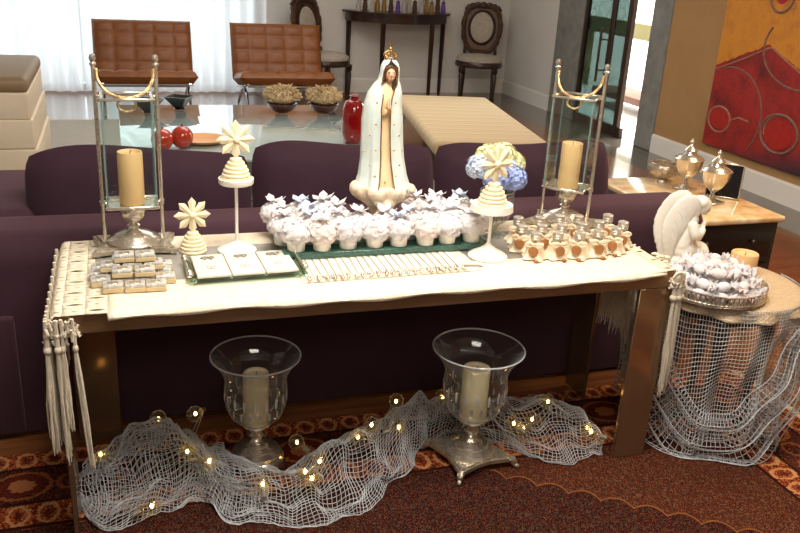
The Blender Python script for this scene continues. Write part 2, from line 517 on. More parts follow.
# ------------------------------------------------------------------ mesh builder
class MB:
    def __init__(s):
        s.v, s.f = [], []

    def add(s, vs_, fs, mx=None):
        o = len(s.v)
        s.v += [tuple(mx @ Vector(p)) if mx else tuple(p) for p in vs_]
        s.f += [tuple(i + o for i in f) for f in fs]
        return s

    def box(s, c, d, rz=0, mx=None):
        x, y, z = d[0] / 2, d[1] / 2, d[2] / 2
        vv = [(-x, -y, -z), (x, -y, -z), (x, y, -z), (-x, y, -z), (-x, -y, z), (x, -y, z), (x, y, z), (-x, y, z)]
        m_ = Matrix.Translation(c) @ Matrix.Rotation(rz, 4, 'Z')
        if mx:
            m_ = mx @ m_
        return s.add(vv, [(0, 3, 2, 1), (4, 5, 6, 7), (0, 1, 5, 4), (1, 2, 6, 5), (2, 3, 7, 6), (3, 0, 4, 7)], m_)

    def bbox(s, c, d, r=0.01, seg=2, rz=0, mx=None):
        """bevelled box"""
        bm = bmesh.new()
        bmesh.ops.create_cube(bm, size=1)
        for v in bm.verts:
            v.co = Vector((v.co.x * d[0], v.co.y * d[1], v.co.z * d[2]))
        bmesh.ops.bevel(bm, geom=bm.edges[:], offset=min(r, min(d) * 0.49), segments=seg, profile=0.5, affect='EDGES')
        bm.verts.index_update()
        m_ = Matrix.Translation(c) @ Matrix.Rotation(rz, 4, 'Z')
        if mx:
            m_ = mx @ m_
        s.add([v.co for v in bm.verts], [[v.index for v in f.verts] for f in bm.faces], m_)
        bm.free()
        return s

    def lathe(s, prof, seg=24, c=(0, 0, 0), sx=1, sy=1, wob=None, mx=None):
        vv, ff = [], []
        n = len(prof)
        for i, (r, z) in enumerate(prof):
            for j in range(seg):
                a = 2 * PI * j / seg
                k = wob(a, z, r) if wob else 1
                vv.append((c[0] + r * k * math.cos(a) * sx, c[1] + r * k * math.sin(a) * sy, c[2] + z))
        for i in range(n - 1):
            for j in range(seg):
                k = (j + 1) % seg
                ff.append((i * seg + j, i * seg + k, (i + 1) * seg + k, (i + 1) * seg + j))
        if prof[0][0] > 1e-6:
            ff.append(tuple(range(seg))[::-1])
        if prof[-1][0] > 1e-6:
            ff.append(tuple((n - 1) * seg + j for j in range(seg)))
        return s.add(vv, ff, mx)

    def shell(s, prof, t, seg=32, c=(0, 0, 0), wob=None, mx=None):
        """open glass vessel: outer profile bottom to rim, then back down inside"""
        inner = [(max(r - t, 0.0005), z + (t if i == 0 else 0)) for i, (r, z) in enumerate(prof)]
        return s.lathe([(0.0001, prof[0][1])] + list(prof) + inner[::-1] + [(0.0001, inner[0][1])], seg, c, wob=wob, mx=mx)

    def tube(s, pts, r, seg=8, closed=False, cap=True, flat=1.0):
        pts = [Vector(p) for p in pts]
        n = len(pts)
        rr = r if isinstance(r, (list, tuple)) else [r] * n
        vv, ff = [], []
        prev = None
        for i, p in enumerate(pts):
            if closed:
                t = (pts[(i + 1) % n] - pts[i - 1])
            else:
                t = pts[min(i + 1, n - 1)] - pts[max(i - 1, 0)]
            t = t.normalized() if t.length > 1e-9 else Vector((0, 0, 1))
            if prev is None:
                a = Vector((0, 0, 1)) if abs(t.z) < 0.9 else Vector((1, 0, 0))
                prev = (a - t * a.dot(t)).normalized()
            else:
                q = prev - t * prev.dot(t)
                prev = q.normalized() if q.length > 1e-6 else prev
            b = t.cross(prev)
            for j in range(seg):
                a = 2 * PI * j / seg
                vv.append(p + (prev * math.cos(a) * flat + b * math.sin(a)) * rr[i])
        m = n if closed else n - 1
        for i in range(m):
            for j in range(seg):
                k, l = (j + 1) % seg, (i + 1) % n
                ff.append((i * seg + j, i * seg + k, l * seg + k, l * seg + j))
        if not closed and cap:
            ff.append(tuple(range(seg))[::-1])
            ff.append(tuple((n - 1) * seg + j for j in range(seg)))
        return s.add(vv, ff)

    def ball(s, c, r, seg=12, rings=8, mx=None):
        rx, ry, rz = r if isinstance(r, (list, tuple)) else (r, r, r)
        vv, ff = [(0, 0, -rz)], []
        for i in range(1, rings):
            p = -PI / 2 + PI * i / rings
            for j in range(seg):
                a = 2 * PI * j / seg
                vv.append((rx * math.cos(p) * math.cos(a), ry * math.cos(p) * math.sin(a), rz * math.sin(p)))
        vv.append((0, 0, rz))
        for j in range(seg):
            ff.append((0, 1 + (j + 1) % seg, 1 + j))
            ff.append((len(vv) - 1, 1 + (rings - 2) * seg + j, 1 + (rings - 2) * seg + (j + 1) % seg))
        for i in range(rings - 2):
            for j in range(seg):
                k = (j + 1) % seg
                a, b = 1 + i * seg, 1 + (i + 1) * seg
                ff.append((a + j, a + k, b + k, b + j))
        m_ = Matrix.Translation(c)
        if mx:
            m_ = m_ @ mx
        return s.add(vv, ff, m_)

    def prism(s, out, z0, z1, mx=None):
        n = len(out)
        vv = [(p[0], p[1], z0) for p in out] + [(p[0], p[1], z1) for p in out]
        ff = [tuple(range(n))[::-1], tuple(range(n, 2 * n))] + [(i, (i + 1) % n, n + (i + 1) % n, n + i) for i in range(n)]
        return s.add(vv, ff, mx)

    def grid(s, fn, nu, nv, closed_u=False):
        vv = [fn(i / nu, j / nv) for i in range(nu if closed_u else nu + 1) for j in range(nv + 1)]
        ff = []
        for i in range(nu):
            k = (i + 1) % nu if closed_u else i + 1
            for j in range(nv):
                ff.append((i * (nv + 1) + j, k * (nv + 1) + j, k * (nv + 1) + j + 1, i * (nv + 1) + j + 1))
        return s.add(vv, ff)

    def mesh(s, name, angle=40):
        me = bpy.data.meshes.new(name)
        me.from_pydata([tuple(p) for p in s.v], [], s.f)
        me.validate()
        me.update()
        if angle:
            me.shade_smooth()
            me.set_sharp_from_angle(angle=math.radians(angle))
        return me

    def build(s, name, m_, parent=None, loc=None, rz=0, angle=40, solid=0, sub=0):
        me = s.mesh(name, angle)
        me.materials.append(M[m_] if isinstance(m_, str) else m_)
        return link(name, me, parent, loc, rz, solid, sub)


def link(name, me, parent=None, loc=None, rz=0, solid=0, sub=0):
    o = bpy.data.objects.new(name, me)
    COL.objects.link(o)
    if parent:
        o.parent = parent
    if loc:
        o.location = loc
    if rz:
        o.rotation_euler = (0, 0, rz)
    if solid:
        md = o.modifiers.new('thickness', 'SOLIDIFY')
        md.thickness = solid
        md.offset = 0
    if sub:
        md = o.modifiers.new('round', 'SUBSURF')
        md.levels = md.render_levels = sub
    return o


def tag(o, label, cat, group=None):
    o['label'] = label
    o['category'] = cat
    if group:
        o['group'] = group
    return o


def thing(name, label, cat, loc=(0, 0, 0), rz=0, group=None):
    o = bpy.data.objects.new(name, None)
    COL.objects.link(o)
    o.location = loc
    o.rotation_euler = (0, 0, rz)
    o.empty_display_size = 0.05
    return tag(o, label, cat, group)


def struct(o):
    o['kind'] = 'structure'
    return o


def dup(root, loc, rz=0, label=None, scale=None, rot=None):
    r = root.copy()
    COL.objects.link(r)
    r.location = loc
    r.rotation_euler = rot if rot else (0, 0, rz)
    if scale:
        r.scale = (scale,) * 3
    if label:
        r['label'] = label
    for ch in list(root.children):
        c = ch.copy()
        COL.objects.link(c)
        c.parent = r
        for g in list(ch.children):
            d = g.copy()
            COL.objects.link(d)
            d.parent = c
    return r


def spline(pts, n):
    """Catmull-Rom through the points, n samples per span"""
    P = [Vector(p) for p in pts]
    out = []
    for i in range(len(P) - 1):
        a, b, c, d = P[max(i - 1, 0)], P[i], P[i + 1], P[min(i + 2, len(P) - 1)]
        for k in range(n):
            t = k / n
            out.append(0.5 * ((2 * b) + (c - a) * t + (2 * a - 5 * b + 4 * c - d) * t * t + (3 * b - a - 3 * c + d) * t ** 3))
    out.append(P[-1])
    return out


ORD = ['leftmost', 'second from left', 'third from left', 'fourth from left', 'fifth from left', 'sixth from left', 'seventh from left', 'eighth from left', 'ninth from left', 'tenth from left',
       'eleventh from left', 'eleventh from right', 'tenth from right', 'ninth from right', 'eighth from right', 'seventh from right', 'sixth from right', 'fifth from right', 'fourth from right', 'third from right', 'second from right', 'rightmost']


def ordinal(i, n):
    """place of item i in a row of n, counted from the nearer end"""
    return ORD[i] if i < (n + 1) // 2 else ORD[22 - (n - i)]


def rot(ax, deg):
    return Matrix.Rotation(math.radians(deg), 4, ax)


def T(*p):
    return Matrix.Translation(p)


def nz(x, y, z=0.0, s=1.0):
    return noise.noise(Vector((x * s, y * s, z * s)))


# ================================================================== the room
XR, YB, XL, YF, ZC = 4.82, 10.2, -3.3, -1.9, 2.92
struct(MB().box(((XL + 4.3) / 2, (YF + YB) / 2, -0.05), (4.3 - XL, YB - YF, 0.1)).build('floor', 'floor', angle=0))
struct(MB().box((4.61, (YF + YB) / 2, -0.05), (0.62, YB - YF, 0.1)).build('floor_border', 'floor_grey', angle=0))
struct(MB().box(((XL + XR) / 2, (YF + YB) / 2, ZC + 0.05), (XR - XL, YB - YF, 0.1)).build('ceiling', 'ceiling', angle=0))
WX = 1.62      # right end of the window in the back wall
struct(MB().box(((WX + XR) / 2, YB + 0.06, ZC / 2), (XR - WX, 0.12, ZC)).build('wall_back', 'wall', angle=0))
struct(MB().box(((XL + WX) / 2, YB + 0.06, 2.8), (WX - XL, 0.12, 0.24)).build('wall_back_lintel', 'wall', angle=0))
struct(MB().box((XL - 0.06, (YF + YB) / 2, ZC / 2), (0.12, YB - YF, ZC)).build('wall_left', 'wall', angle=0))
struct(MB().box(((XL + XR) / 2, YF - 0.06, ZC / 2), (XR - XL, 0.12, ZC)).build('wall_front', 'wall', angle=0))
struct(MB().box((XR + 0.06, (YF + 6.77) / 2, ZC / 2), (0.12, 6.77 - YF, ZC)).build('wall_right', 'wall_tan', angle=0))
struct(MB().box((XR + 0.06, (8.9 + YB) / 2, ZC / 2), (0.12, YB - 8.9, ZC)).build('wall_right_far', 'wall', angle=0))
struct(MB().box((XR + 0.06, (7.07 + 8.33) / 2, 2.66), (0.12, 1.26, 0.52)).build('wall_right_lintel', 'stone', angle=0))
struct(MB().bbox((XR + 0.03, 6.92, ZC / 2), (0.08, 0.3, ZC), 0.006, 1).build('trim_1', 'stone'))
struct(MB().bbox((XR + 0.03, 8.615, ZC / 2), (0.08, 0.57, ZC), 0.006, 1).build('trim_2', 'stone'))
# skirting boards with a stepped top
struct(MB().box((XR - 0.01, (YF + 6.77) / 2, 0.08), (0.02, 6.77 - YF, 0.16)).box((XR - 0.006, (YF + 6.77) / 2, 0.167), (0.012, 6.77 - YF, 0.014)).build('baseboard_right', 'base_white', angle=0))
struct(MB().box((XR - 0.01, 9.55, 0.08), (0.02, 1.3, 0.16)).box((XR - 0.006, 9.55, 0.167), (0.012, 1.3, 0.014)).build('baseboard_right_far', 'base_white', angle=0))
struct(MB().box(((WX + XR) / 2, YB - 0.01, 0.08), (XR - WX, 0.02, 0.16)).box(((WX + XR) / 2, YB - 0.006, 0.167), (XR - WX, 0.012, 0.014)).build('baseboard_back', 'base_white', angle=0))

# window behind the sheer curtain
win = struct(MB().box((-0.84, YB + 0.05, 2.64), (4.9, 0.06, 0.08)).box((-0.84, YB + 0.05, 0.04), (4.9, 0.06, 0.08)).build('window_1', 'base_white', angle=0))
for i in range(5):
    MB().box((XL + 0.03 + i * 1.22, YB + 0.05, 1.34), (0.06, 0.06, 2.6)).build('window_frame', 'base_white', win, angle=0)
for i in range(4):
    MB().box((XL + 0.64 + i * 1.22, YB + 0.05, 1.34), (1.16, 0.008, 2.5)).build('pane', 'glass', win, angle=0)


def curtain_fn(x0, x1, seed):
    def f(u, v):
        x = x0 + (x1 - x0) * u
        z = 2.75 * (1 - v) + 0.02
        y = 10.05 + 0.035 * math.sin(x * 42 + 1.5 * math.sin(x * 5 + seed)) * (0.6 + 0.4 * v) + 0.02 * math.sin(x * 17 + seed)
        return (x, y, z)
    return f


tag(MB().grid(curtain_fn(XL + 0.05, -0.35, 1), 260, 6).build('sheer_curtain', 'curtain'), 'white sheer curtain at far left behind the cream armchair', 'curtain')
tag(MB().grid(curtain_fn(-0.33, WX + 0.06, 2), 200, 6).build('sheer_curtain', 'curtain'), 'white sheer curtain hanging behind the two tan leather chairs', 'curtain')

# entrance: glass door between the stone pilasters, bright porch outside
dr = struct(MB().bbox((XR + 0.03, 7.465, 1.2), (0.05, 0.075, 2.4), 0.004, 1).bbox((XR + 0.03, 7.9, 2.37), (0.05, 0.86, 0.06), 0.004, 1).bbox((XR + 0.03, 8.31, 1.2), (0.05, 0.04, 2.4), 0.004, 1).build('door_1', 'door_metal'))
MB().box((XR + 0.03, 8.06, 1.18), (0.012, 0.46, 2.34)).build('pane', 'door_glass', dr, angle=0)
MB().box((XR + 0.03, 7.63, 1.18), (0.012, 0.24, 2.34)).build('pane', 'door_glass', dr, angle=0)
MB().bbox((XR + 0.03, 7.79, 1.18), (0.04, 0.06, 2.34), 0.004, 1).build('stile', 'door_metal', dr)
MB().box((XR + 0.03, 7.84, 0.05), (0.04, 0.95, 0.1)).build('bottom_rail', 'door_metal', dr, angle=0)
MB().tube([(XR - 0.05, 7.86, 0.5), (XR - 0.05, 7.86, 1.05)], 0.014, 8).tube([(XR - 0.05, 7.86, 0.62), (XR + 0.05, 7.80, 0.62)], 0.01, 6).tube([(XR - 0.05, 7.86, 0.93), (XR + 0.05, 7.80, 0.93)], 0.01, 6).build('pull_handle', 'door_metal', dr)
struct(MB().box((6.9, 8.6, -0.05), (4.0, 6.4, 0.1)).build('floor_porch', 'outside_floor', angle=0))
struct(MB().box((8.5, 9.4, 1.6), (0.1, 6.0, 3.2)).build('wall_porch', 'outside', angle=0))
struct(MB().box((6.7, 11.6, 1.6), (3.7, 0.1, 3.2)).build('wall_porch_end', 'outside', angle=0))
struct(MB().bbox((6.5, 9.75, 0.865), (0.08, 2.6, 0.2), 0.005, 1).box((6.5, 8.48, 0.48), (0.08, 0.08, 0.96)).box((6.5, 11.0, 0.48), (0.08, 0.08, 0.96)).build('trim_3', 'olive', angle=0))
pb = thing('porch_bench', 'low brown bench seen outside through the entrance', 'bench', (5.95, 8.85, 0))
MB().bbox((0, 0, 0.17), (0.45, 1.3, 0.09), 0.02, 2).build('seat', 'brown_bench', pb)
for a in (-0.55, 0.55):
    for b in (-0.17, 0.17):
        MB().box((b, a, 0.064), (0.05, 0.05, 0.128)).build('leg', 'brown_bench', pb, angle=0)

# painting on the tan wall
pt = thing('abstract_painting', 'large red and orange abstract canvas with rings on tan wall', 'painting', (XR - 0.003, 6.02, 0.255))
cv = MB().bbox((-0.016, -0.95, 0.9), (0.032, 1.9, 1.8), 0.004, 1).build('canvas', 'canvas', pt)


def stroke(cu, cz, ru, rz_, w, m_, a0=0, a1=360, par=pt):
    n = 40
    pts = []
    for i in range(n + (0 if a1 - a0 == 360 else 1)):
        a = math.radians(a0 + (a1 - a0) * i / n)
        pts.append((-0.033, -(cu + ru * math.cos(a)), cz + rz_ * math.sin(a)))
    n_ = len(pts)
    MB().tube(pts, [w * (0.7 + 0.5 * abs(nz(i * 0.3, cu * 9, 0))) for i in range(n_)], 6, closed=(a1 - a0 == 360)).build('brush_stroke', m_, par)


def disc(cu, cz, ru, rz_, m_):
    MB().prism([(cu + ru * math.cos(2 * PI * i / 32), cz + rz_ * math.sin(2 * PI * i / 32)) for i in range(32)], 0.0325, 0.0345,
               Matrix(((0, 0, -1, 0), (-1, 0, 0, 0), (0, 1, 0, 0), (0, 0, 0, 1)))).build('paint_patch', m_, pt)


disc(0.17, 0.245, 0.12, 0.085, 'stroke_red')
stroke(0.17, 0.235, 0.135, 0.105, 0.012, 'stroke2')
disc(0.86, 0.25, 0.15, 0.11, 'stroke_red')
stroke(0.87, 0.255, 0.195, 0.145, 0.014, 'stroke')
stroke(0.88, 0.265, 0.175, 0.13, 0.008, 'stroke2', 20, 200)
stroke(0.25, 0.30, 0.40, 0.37, 0.008, 'stroke', -40, 110)
stroke(0.95, 0.88, 0.42, 0.28, 0.010, 'stroke', 150, 330)
stroke(0.62, 1.25, 0.12, 0.12, 0.012, 'stroke', 170, 370)
disc(0.62, 1.27, 0.07, 0.08, 'stroke_red')
disc(0.2, 1.25, 0.06, 0.05, 'stroke_red')
MB().tube([(-0.033, -0.02, 0.63), (-0.033, -0.3, 0.74), (-0.033, -0.58, 0.86), (-0.033, -0.62, 0.87), (-0.033, -0.8, 0.79), (-0.033, -1.0, 0.71)], 0.008, 6).build('brush_stroke', 'stroke2', pt)
MB().tube([(-0.033, -0.30, 0.25), (-0.033, -0.4, 0.29), (-0.033, -0.52, 0.28)], 0.008, 6).build('brush_stroke', 'stroke2', pt)

# ================================================================== far living area
tag(MB().bbox((0, 0, 0.008), (4.3, 4.3, 0.014), 0.006, 1).build('area_rug', 'rug_light', loc=(0.15, 6.3, 0)), 'pale grey rug under the glass coffee table', 'rug')


def tufted(w, d, t, nx, ny, name, m_, par, mx):
    """pillow grid of a leather cushion; local: lies flat, centre at origin"""
    def side(sg):
        def f(u, v):
            x, y = (u - 0.5) * w, (v - 0.5) * d
            ex = min(u, 1 - u) * w
            ey = min(v, 1 - v) * d
            e = min(ex, ey)
            rnd = math.sqrt(max(0, 1 - (1 - min(e / (t * 0.5), 1)) ** 2))
            a = abs(math.sin(PI * u * nx)) ** 0.35
            b = abs(math.sin(PI * v * ny)) ** 0.35
            return mx @ Vector((x, y, sg * t / 2 * rnd * (0.72 + 0.28 * a * b if sg > 0 else 1)))
        return f
    mb = MB().grid(side(1), nx * 8, ny * 8)
    mb.grid(lambda u, v: side(-1)(1 - u, v), nx * 4, ny * 4)
    o = mb.build(name, m_, par, angle=70)
    for i in range(1, nx):
        for j in range(1, ny):
            MB().ball((0, 0, 0), (0.012, 0.012, 0.006), 8, 4).build('button', m_, o).matrix_local = mx @ T((i / nx - 0.5) * w, (j / ny - 0.5) * d, t * 0.33)
    return o


def tan_chair(loc, label):
    c = thing('leather_lounge_chair', label, 'chair', loc, 0, 'tan leather lounge chairs')
    w = 0.98
    tufted(w, 0.62, 0.14, 5, 4, 'seat', 'tan_leather', c, T(0, -0.04, 0.345) @ rot('X', -9))
    tufted(w, 0.60, 0.13, 5, 4, 'backrest', 'tan_leather', c, T(0, 0.36, 0.575) @ rot('X', 70))
    for sx in (-1, 1):
        x = sx * (w / 2 - 0.08)
        a = spline([(x, -0.36, 0.012), (x, -0.2, 0.2), (x, 0.12, 0.28), (x, 0.36, 0.33), (x, 0.48, 0.80)], 6)
        b = spline([(x, 0.42, 0.012), (x, 0.25, 0.14), (x, 0.0, 0.25), (x, -0.32, 0.33)], 6)
        MB().tube(a, 0.014, 6).build('leg', 'chrome', c)
        MB().tube(b, 0.014, 6).build('leg', 'chrome', c)
    MB().tube([(-w / 2 + 0.08, -0.30, 0.30), (w / 2 - 0.08, -0.30, 0.30)], 0.011, 6).build('crossbar', 'chrome', c)
    MB().tube([(-w / 2 + 0.08, 0.4, 0.36), (w / 2 - 0.08, 0.4, 0.36)], 0.011, 6).build('crossbar', 'chrome', c)
    for i in range(7):
        x = -0.42 + i * 0.14
        MB().bbox((x, -0.02, 0.285), (0.05, 0.62, 0.006), 0.002, 1, mx=T(0, 0, -0.03) @ rot('X', -9)).build('strap', 'darkwood', c)
    return c


tan_chair((0.28, 8.95, 0), 'tan buttoned leather lounge chair behind the tall left lantern')
tan_chair((1.67, 8.95, 0), 'tan buttoned leather lounge chair behind the dried flower bowls')

# glass coffee table
ct = thing('coffee_table', 'low glass coffee table reflecting the white window light', 'table', (0.84, 6.1, 0))
MB().bbox((0, 0, 0.391), (1.68, 1.9, 0.018), 0.004, 2).build('tabletop', 'glass_table', ct)
for a in (-0.62, 0.62):
    for b in (-0.72, 0.72):
        MB().bbox((a, b, 0.199), (0.06, 0.06, 0.366), 0.004, 1).build('leg', 'chrome', ct)
for b in (-0.72, 0.72):
    MB().bbox((0, b, 0.05), (1.24, 0.05, 0.03), 0.004, 1).build('stretcher', 'chrome', ct)
for (x, y, l) in ((0.22, 6.72, 'black angular bowl on coffee table, nearer the tall left lantern'), (0.46, 6.86, 'black angular bowl on coffee table, right one of the pair')):
    t = thing('black_bowl', l, 'bowl', (x, y, 0.401), 0.3, 'black bowls on the coffee table')
    MB().shell([(0.035, 0), (0.04, 0.01), (0.13, 0.10)], 0.008, 4).build('bowl', 'dark_bowl', t, angle=20)
    MB().lathe([(0.045, 0.0), (0.045, 0.006)], 16).build('foot', 'dark_bowl', t)
for i, (x, y, r, l) in enumerate(((0.25, 5.42, 0.070, 'glossy red ball on coffee table, left one of the pair'), (0.375, 5.48, 0.072, 'glossy red ball on coffee table, right one beside the orange dish'))):
    t = thing('red_glass_ball', l, 'ornament', (x, y, 0.401), 0, 'red balls on the coffee table')
    MB().ball((0, 0, r), r, 20, 14).build('body', 'apple', t)
    MB().tube([(0, 0, 2 * r - 0.004), (0.005, 0, 2 * r + 0.012)], 0.005, 6).build('stem', 'darkwood', t)
tag(MB().shell([(0.07, 0), (0.12, 0.012), (0.16, 0.035)], 0.008, 28).build('shallow_dish', 'orange_dish', loc=(0.52, 5.62, 0.401)), 'shallow orange dish beside the red balls', 'dish')
for (x, y, l, s) in ((1.25, 6.72, 'dark red bowl of dried cream flowers, nearer the lantern side', 3), (1.585, 6.68, 'dark red bowl of dried cream flowers, beside the red vase', 5)):
    t = thing('flower_bowl', l, 'bowl', (x, y, 0.401), 0, 'bowls of dried flowers')
    MB().shell([(0.05, 0), (0.1, 0.03), (0.13, 0.075)], 0.007, 24).build('bowl', 'bowl_red', t)
    rnd = random.Random(s)
    mb = MB()
    mb.ball((0, 0, 0.12), (0.12, 0.12, 0.06), 12, 8)
    for i in range(420):
        a, b = rnd.uniform(0, 2 * PI), math.asin(rnd.uniform(-0.2, 1))
        d = Vector((math.cos(a) * math.cos(b), math.sin(a) * math.cos(b) * 0.85, math.sin(b) * 0.6))
        p = Vector((0, 0, 0.12)) + d * 0.115
        q = p + d * rnd.uniform(0.01, 0.04) + Vector((rnd.uniform(-.03, .03), rnd.uniform(-.03, .03), rnd.uniform(-.02, .03)))
        mb.tube([p, (p + q) / 2 + Vector((0, 0, rnd.uniform(-.01, .015))), q], [0.004, 0.007, 0.002], 3)
    o = mb.build('dried_flowers', 'dried', t)
    o['kind'] = 'stuff'
t = thing('red_vase', 'glossy red vase on coffee table beside the statue', 'vase', (1.53, 5.56, 0.401))
MB().shell([(0.045, 0), (0.07, 0.02), (0.082, 0.08), (0.084, 0.16), (0.08, 0.24), (0.06, 0.285), (0.032, 0.30), (0.028, 0.315), (0.034, 0.325)], 0.006, 28).build('body', 'red_glaze', t)
MB().tube([(0.034 * math.cos(2 * PI * i / 16), 0.034 * math.sin(2 * PI * i / 16), 0.325) for i in range(16)], 0.005, 6, True).build('rim', 'red_glaze', t)

# striped bench
bn_ = thing('upholstered_bench', 'long beige striped upholstered bench behind the purple sofa', 'bench', (2.66, 6.3, 0), math.radians(-10))
MB().bbox((0, 0, 0.39), (0.86, 2.0, 0.11), 0.045, 4).build('seat', 'stripe', bn_)
MB().bbox((0, 0, 0.325), (0.78, 1.9, 0.03), 0.004, 1).build('frame', 'steel_dark', bn_)
for a in (-0.36, 0.36):
    for b in (-0.88, 0.88):
        MB().tube([(a, b, 0.31), (a * 1.05, b * 1.03, 0.0165)], [0.016, 0.011], 8).build('leg', 'chrome', bn_)

# cream armchair at the left edge
ac = thing('cream_armchair', 'cream leather armchair with taupe headrest at the left edge', 'armchair', (-0.98, 5.15, 0))
MB().bbox((0, 0, 0.26), (1.10, 0.95, 0.34), 0.05, 3).build('base', 'cream_leather', ac)
for k, (z, h) in enumerate(((0.505, 0.165), (0.665, 0.155), (0.81, 0.14))):
    MB().bbox((0.0 - 0.006 * k, 0, z), (1.14 - 0.012 * k, 0.93, h), 0.010, 3).build('back_cushion', 'cream_leather', ac)
MB().bbox((-0.01, 0.0, 0.915), (1.12, 0.94, 0.085), 0.035, 4).build('headrest', 'taupe_leather', ac)
for a in (-0.42, 0.42):
    for b in (-0.36, 0.36):
        MB().lathe([(0.02, 0.0165), (0.03, 0.1)], 10, (a, b, 0)).build('foot', 'darkwood', ac)


def antique_chair(loc, rz, label):
    c = thing('antique_chair', label, 'chair', loc, rz, 'carved chairs by the console table')
    MB().lathe([(0.01, 0.44), (0.23, 0.44), (0.25, 0.46), (0.245, 0.49), (0.2, 0.52), (0.1, 0.535), (0.001, 0.538)], 28, sx=1.0, sy=0.95).build('seat', 'upholstery', c)
    MB().lathe([(0.2, 0.385), (0.255, 0.39), (0.262, 0.42), (0.25, 0.45)], 28, sx=1, sy=0.95).build('seat_rail', 'darkwood', c)
    for sx in (-1, 1):
        MB().lathe([(0.014, 0), (0.02, 0.02), (0.016, 0.05), (0.026, 0.3), (0.018, 0.32), (0.032, 0.345), (0.03, 0.40)], 10, (sx * 0.18, -0.17, 0)).build('leg', 'darkwood', c)
        MB().tube([(sx * 0.17, 0.24, 0.0), (sx * 0.165, 0.2, 0.25), (sx * 0.165, 0.19, 0.42), (sx * 0.17, 0.21, 0.56)], [0.016, 0.02, 0.022, 0.018], 8).build('leg', 'darkwood', c)
    # shield shaped back frame
    out = []
    for i in range(40):
        a = 2 * PI * i / 40
        x = 0.205 * math.copysign(abs(math.cos(a)) ** 0.6, math.cos(a)) * (1.0 - 0.16 * max(0, -math.sin(a)))
        z = 0.80 + 0.27 * math.copysign(abs(math.sin(a)) ** 0.75, math.sin(a))
        out.append((x, 0.22 + (z - 0.55) * 0.16, z))
    MB().tube(out, [0.026 + 0.006 * math.sin(i * 2.1) for i in range(40)], 8, True).build('back_frame', 'gilt', c)
    MB().tube([(0.135 * math.cos(2 * PI * i / 32), 0.215 + (0.27 + 0.19 * math.sin(2 * PI * i / 32)) * 0.16, 0.82 + 0.19 * math.sin(2 * PI * i / 32)) for i in range(32)], 0.018, 8, True).build('oval_moulding', 'darkwood', c)
    tilt = T(0, 0.262, 0.82) @ rot('X', -9)
    MB().ball((0, 0, 0), (1, 1, 1), 24, 12, T(0, 0.255, 0.82) @ rot('X', -9) @ Matrix.Diagonal((0.135, 0.03, 0.19, 1))).build('back_panel', 'upholstery', c)
    MB().bbox((0, 0, 0), (0.37, 0.02, 0.50), 0.008, 1, mx=T(0, 0.272, 0.80) @ rot('X', -9)).build('back_board', 'gilt', c)
    cr = MB()
    for i in range(9):
        a = PI * i / 8
        cr.ball((0.17 * math.cos(a), 0.30, 1.03 + 0.06 * math.sin(a)), (0.035, 0.02, 0.03), 8, 6)
    cr.tube(spline([(-0.2, 0.30, 1.02), (-0.12, 0.305, 1.075), (0, 0.31, 1.09), (0.12, 0.305, 1.075), (0.2, 0.30, 1.02)], 5), 0.018, 8)
    cr.build('crest', 'darkwood', c)
    return c


antique_chair((4.24, 9.72, 0), math.radians(-24), 'carved dark antique chair to the right of the console table').scale = (1.12, 1.12, 1.02)
antique_chair((2.30, 9.66, 0), math.radians(38), 'carved dark antique chair behind the tan chair, left of the console table').scale = (1.12, 1.12, 1.02)

# half-round console
cn = thing('console_table', 'dark half-round wooden console table against the white wall', 'table', (3.28, 10.14, 0))


def halfround(rx, ry, n=24):
    return [(rx * math.cos(PI + PI * i / n), ry * math.sin(PI + PI * i / n)) for i in range(n + 1)]


MB().prism(halfround(0.68, 0.5), 0.965, 0.99).build('tabletop', 'darkwood', cn, angle=30)
MB().prism(halfround(0.64, 0.46), 0.87, 0.965).build('apron', 'darkwood', cn, angle=30)
for (x, y) in ((-0.60, -0.03), (-0.28, -0.40), (0.33, -0.40), (0.60, -0.05)):
    MB().lathe([(0.016, 0.0), (0.022, 0.03), (0.032, 0.87)], 4, (x, y, 0)).build('leg', 'darkwood', cn, angle=20)
rnd = random.Random(4)
kinds = ['fig_a', 'fig_b', 'fig_c', 'fig_d', 'fig_a', 'fig_c']
names_ = {'fig_a': 'pale', 'fig_b': 'violet', 'fig_c': 'brown', 'fig_d': 'gilt'}
for i in range(15):
    k = kinds[(i * 5 + i // 4) % 6]
    x = 2.74 + i * 0.076
    y = 9.94 - 0.09 * math.sin(PI * (x - 2.7) / 1.15) + rnd.uniform(-0.04, 0.04)
    t = thing('figurine', 'small %s figurine on the console table, %s in the row' % (names_[k], ordinal(i, 15)), 'figurine', (x, y, 0.991), 0, '%s figurines on the console' % names_[k])
    h = rnd.uniform(0.16, 0.24)
    MB().lathe([(0.035, 0), (0.035, 0.01), (0.028, 0.015), (0.032, h * 0.3), (0.022, h * 0.6), (0.028, h * 0.72), (0.008, h * 0.8)], 10).build('body', k, t)
    MB().ball((0, 0, h * 0.88), 0.016, 8, 6).build('head', 'fig_a' if k != 'fig_a' else 'fig_d', t)


# ================================================================== rug and purple sofa
rug = MB().bbox((-2.1, -2.15, 0.007), (4.2, 4.3, 0.014), 0.005, 1).build('persian_rug', 'persian', loc=(2.49, 2.665, 0))
rugroot = thing('rug', 'dark red patterned oriental rug under the bronze table', 'rug', (2.49, 2.665, 0))
rug.name = 'pile'
rug.parent = rugroot
rug.location = (0, 0, 0)
mb = MB()
rnd = random.Random(2)
for i in range(430):
    y = -i * 0.01
    mb.tube([(0, y, 0.010), (0.02, y + rnd.uniform(-.004, .004), 0.006), (0.045, y + rnd.uniform(-.008, .008), 0.004)], 0.0028, 4)
o = mb.build('fringe', 'linen', rugroot)
o['kind'] = 'stuff'

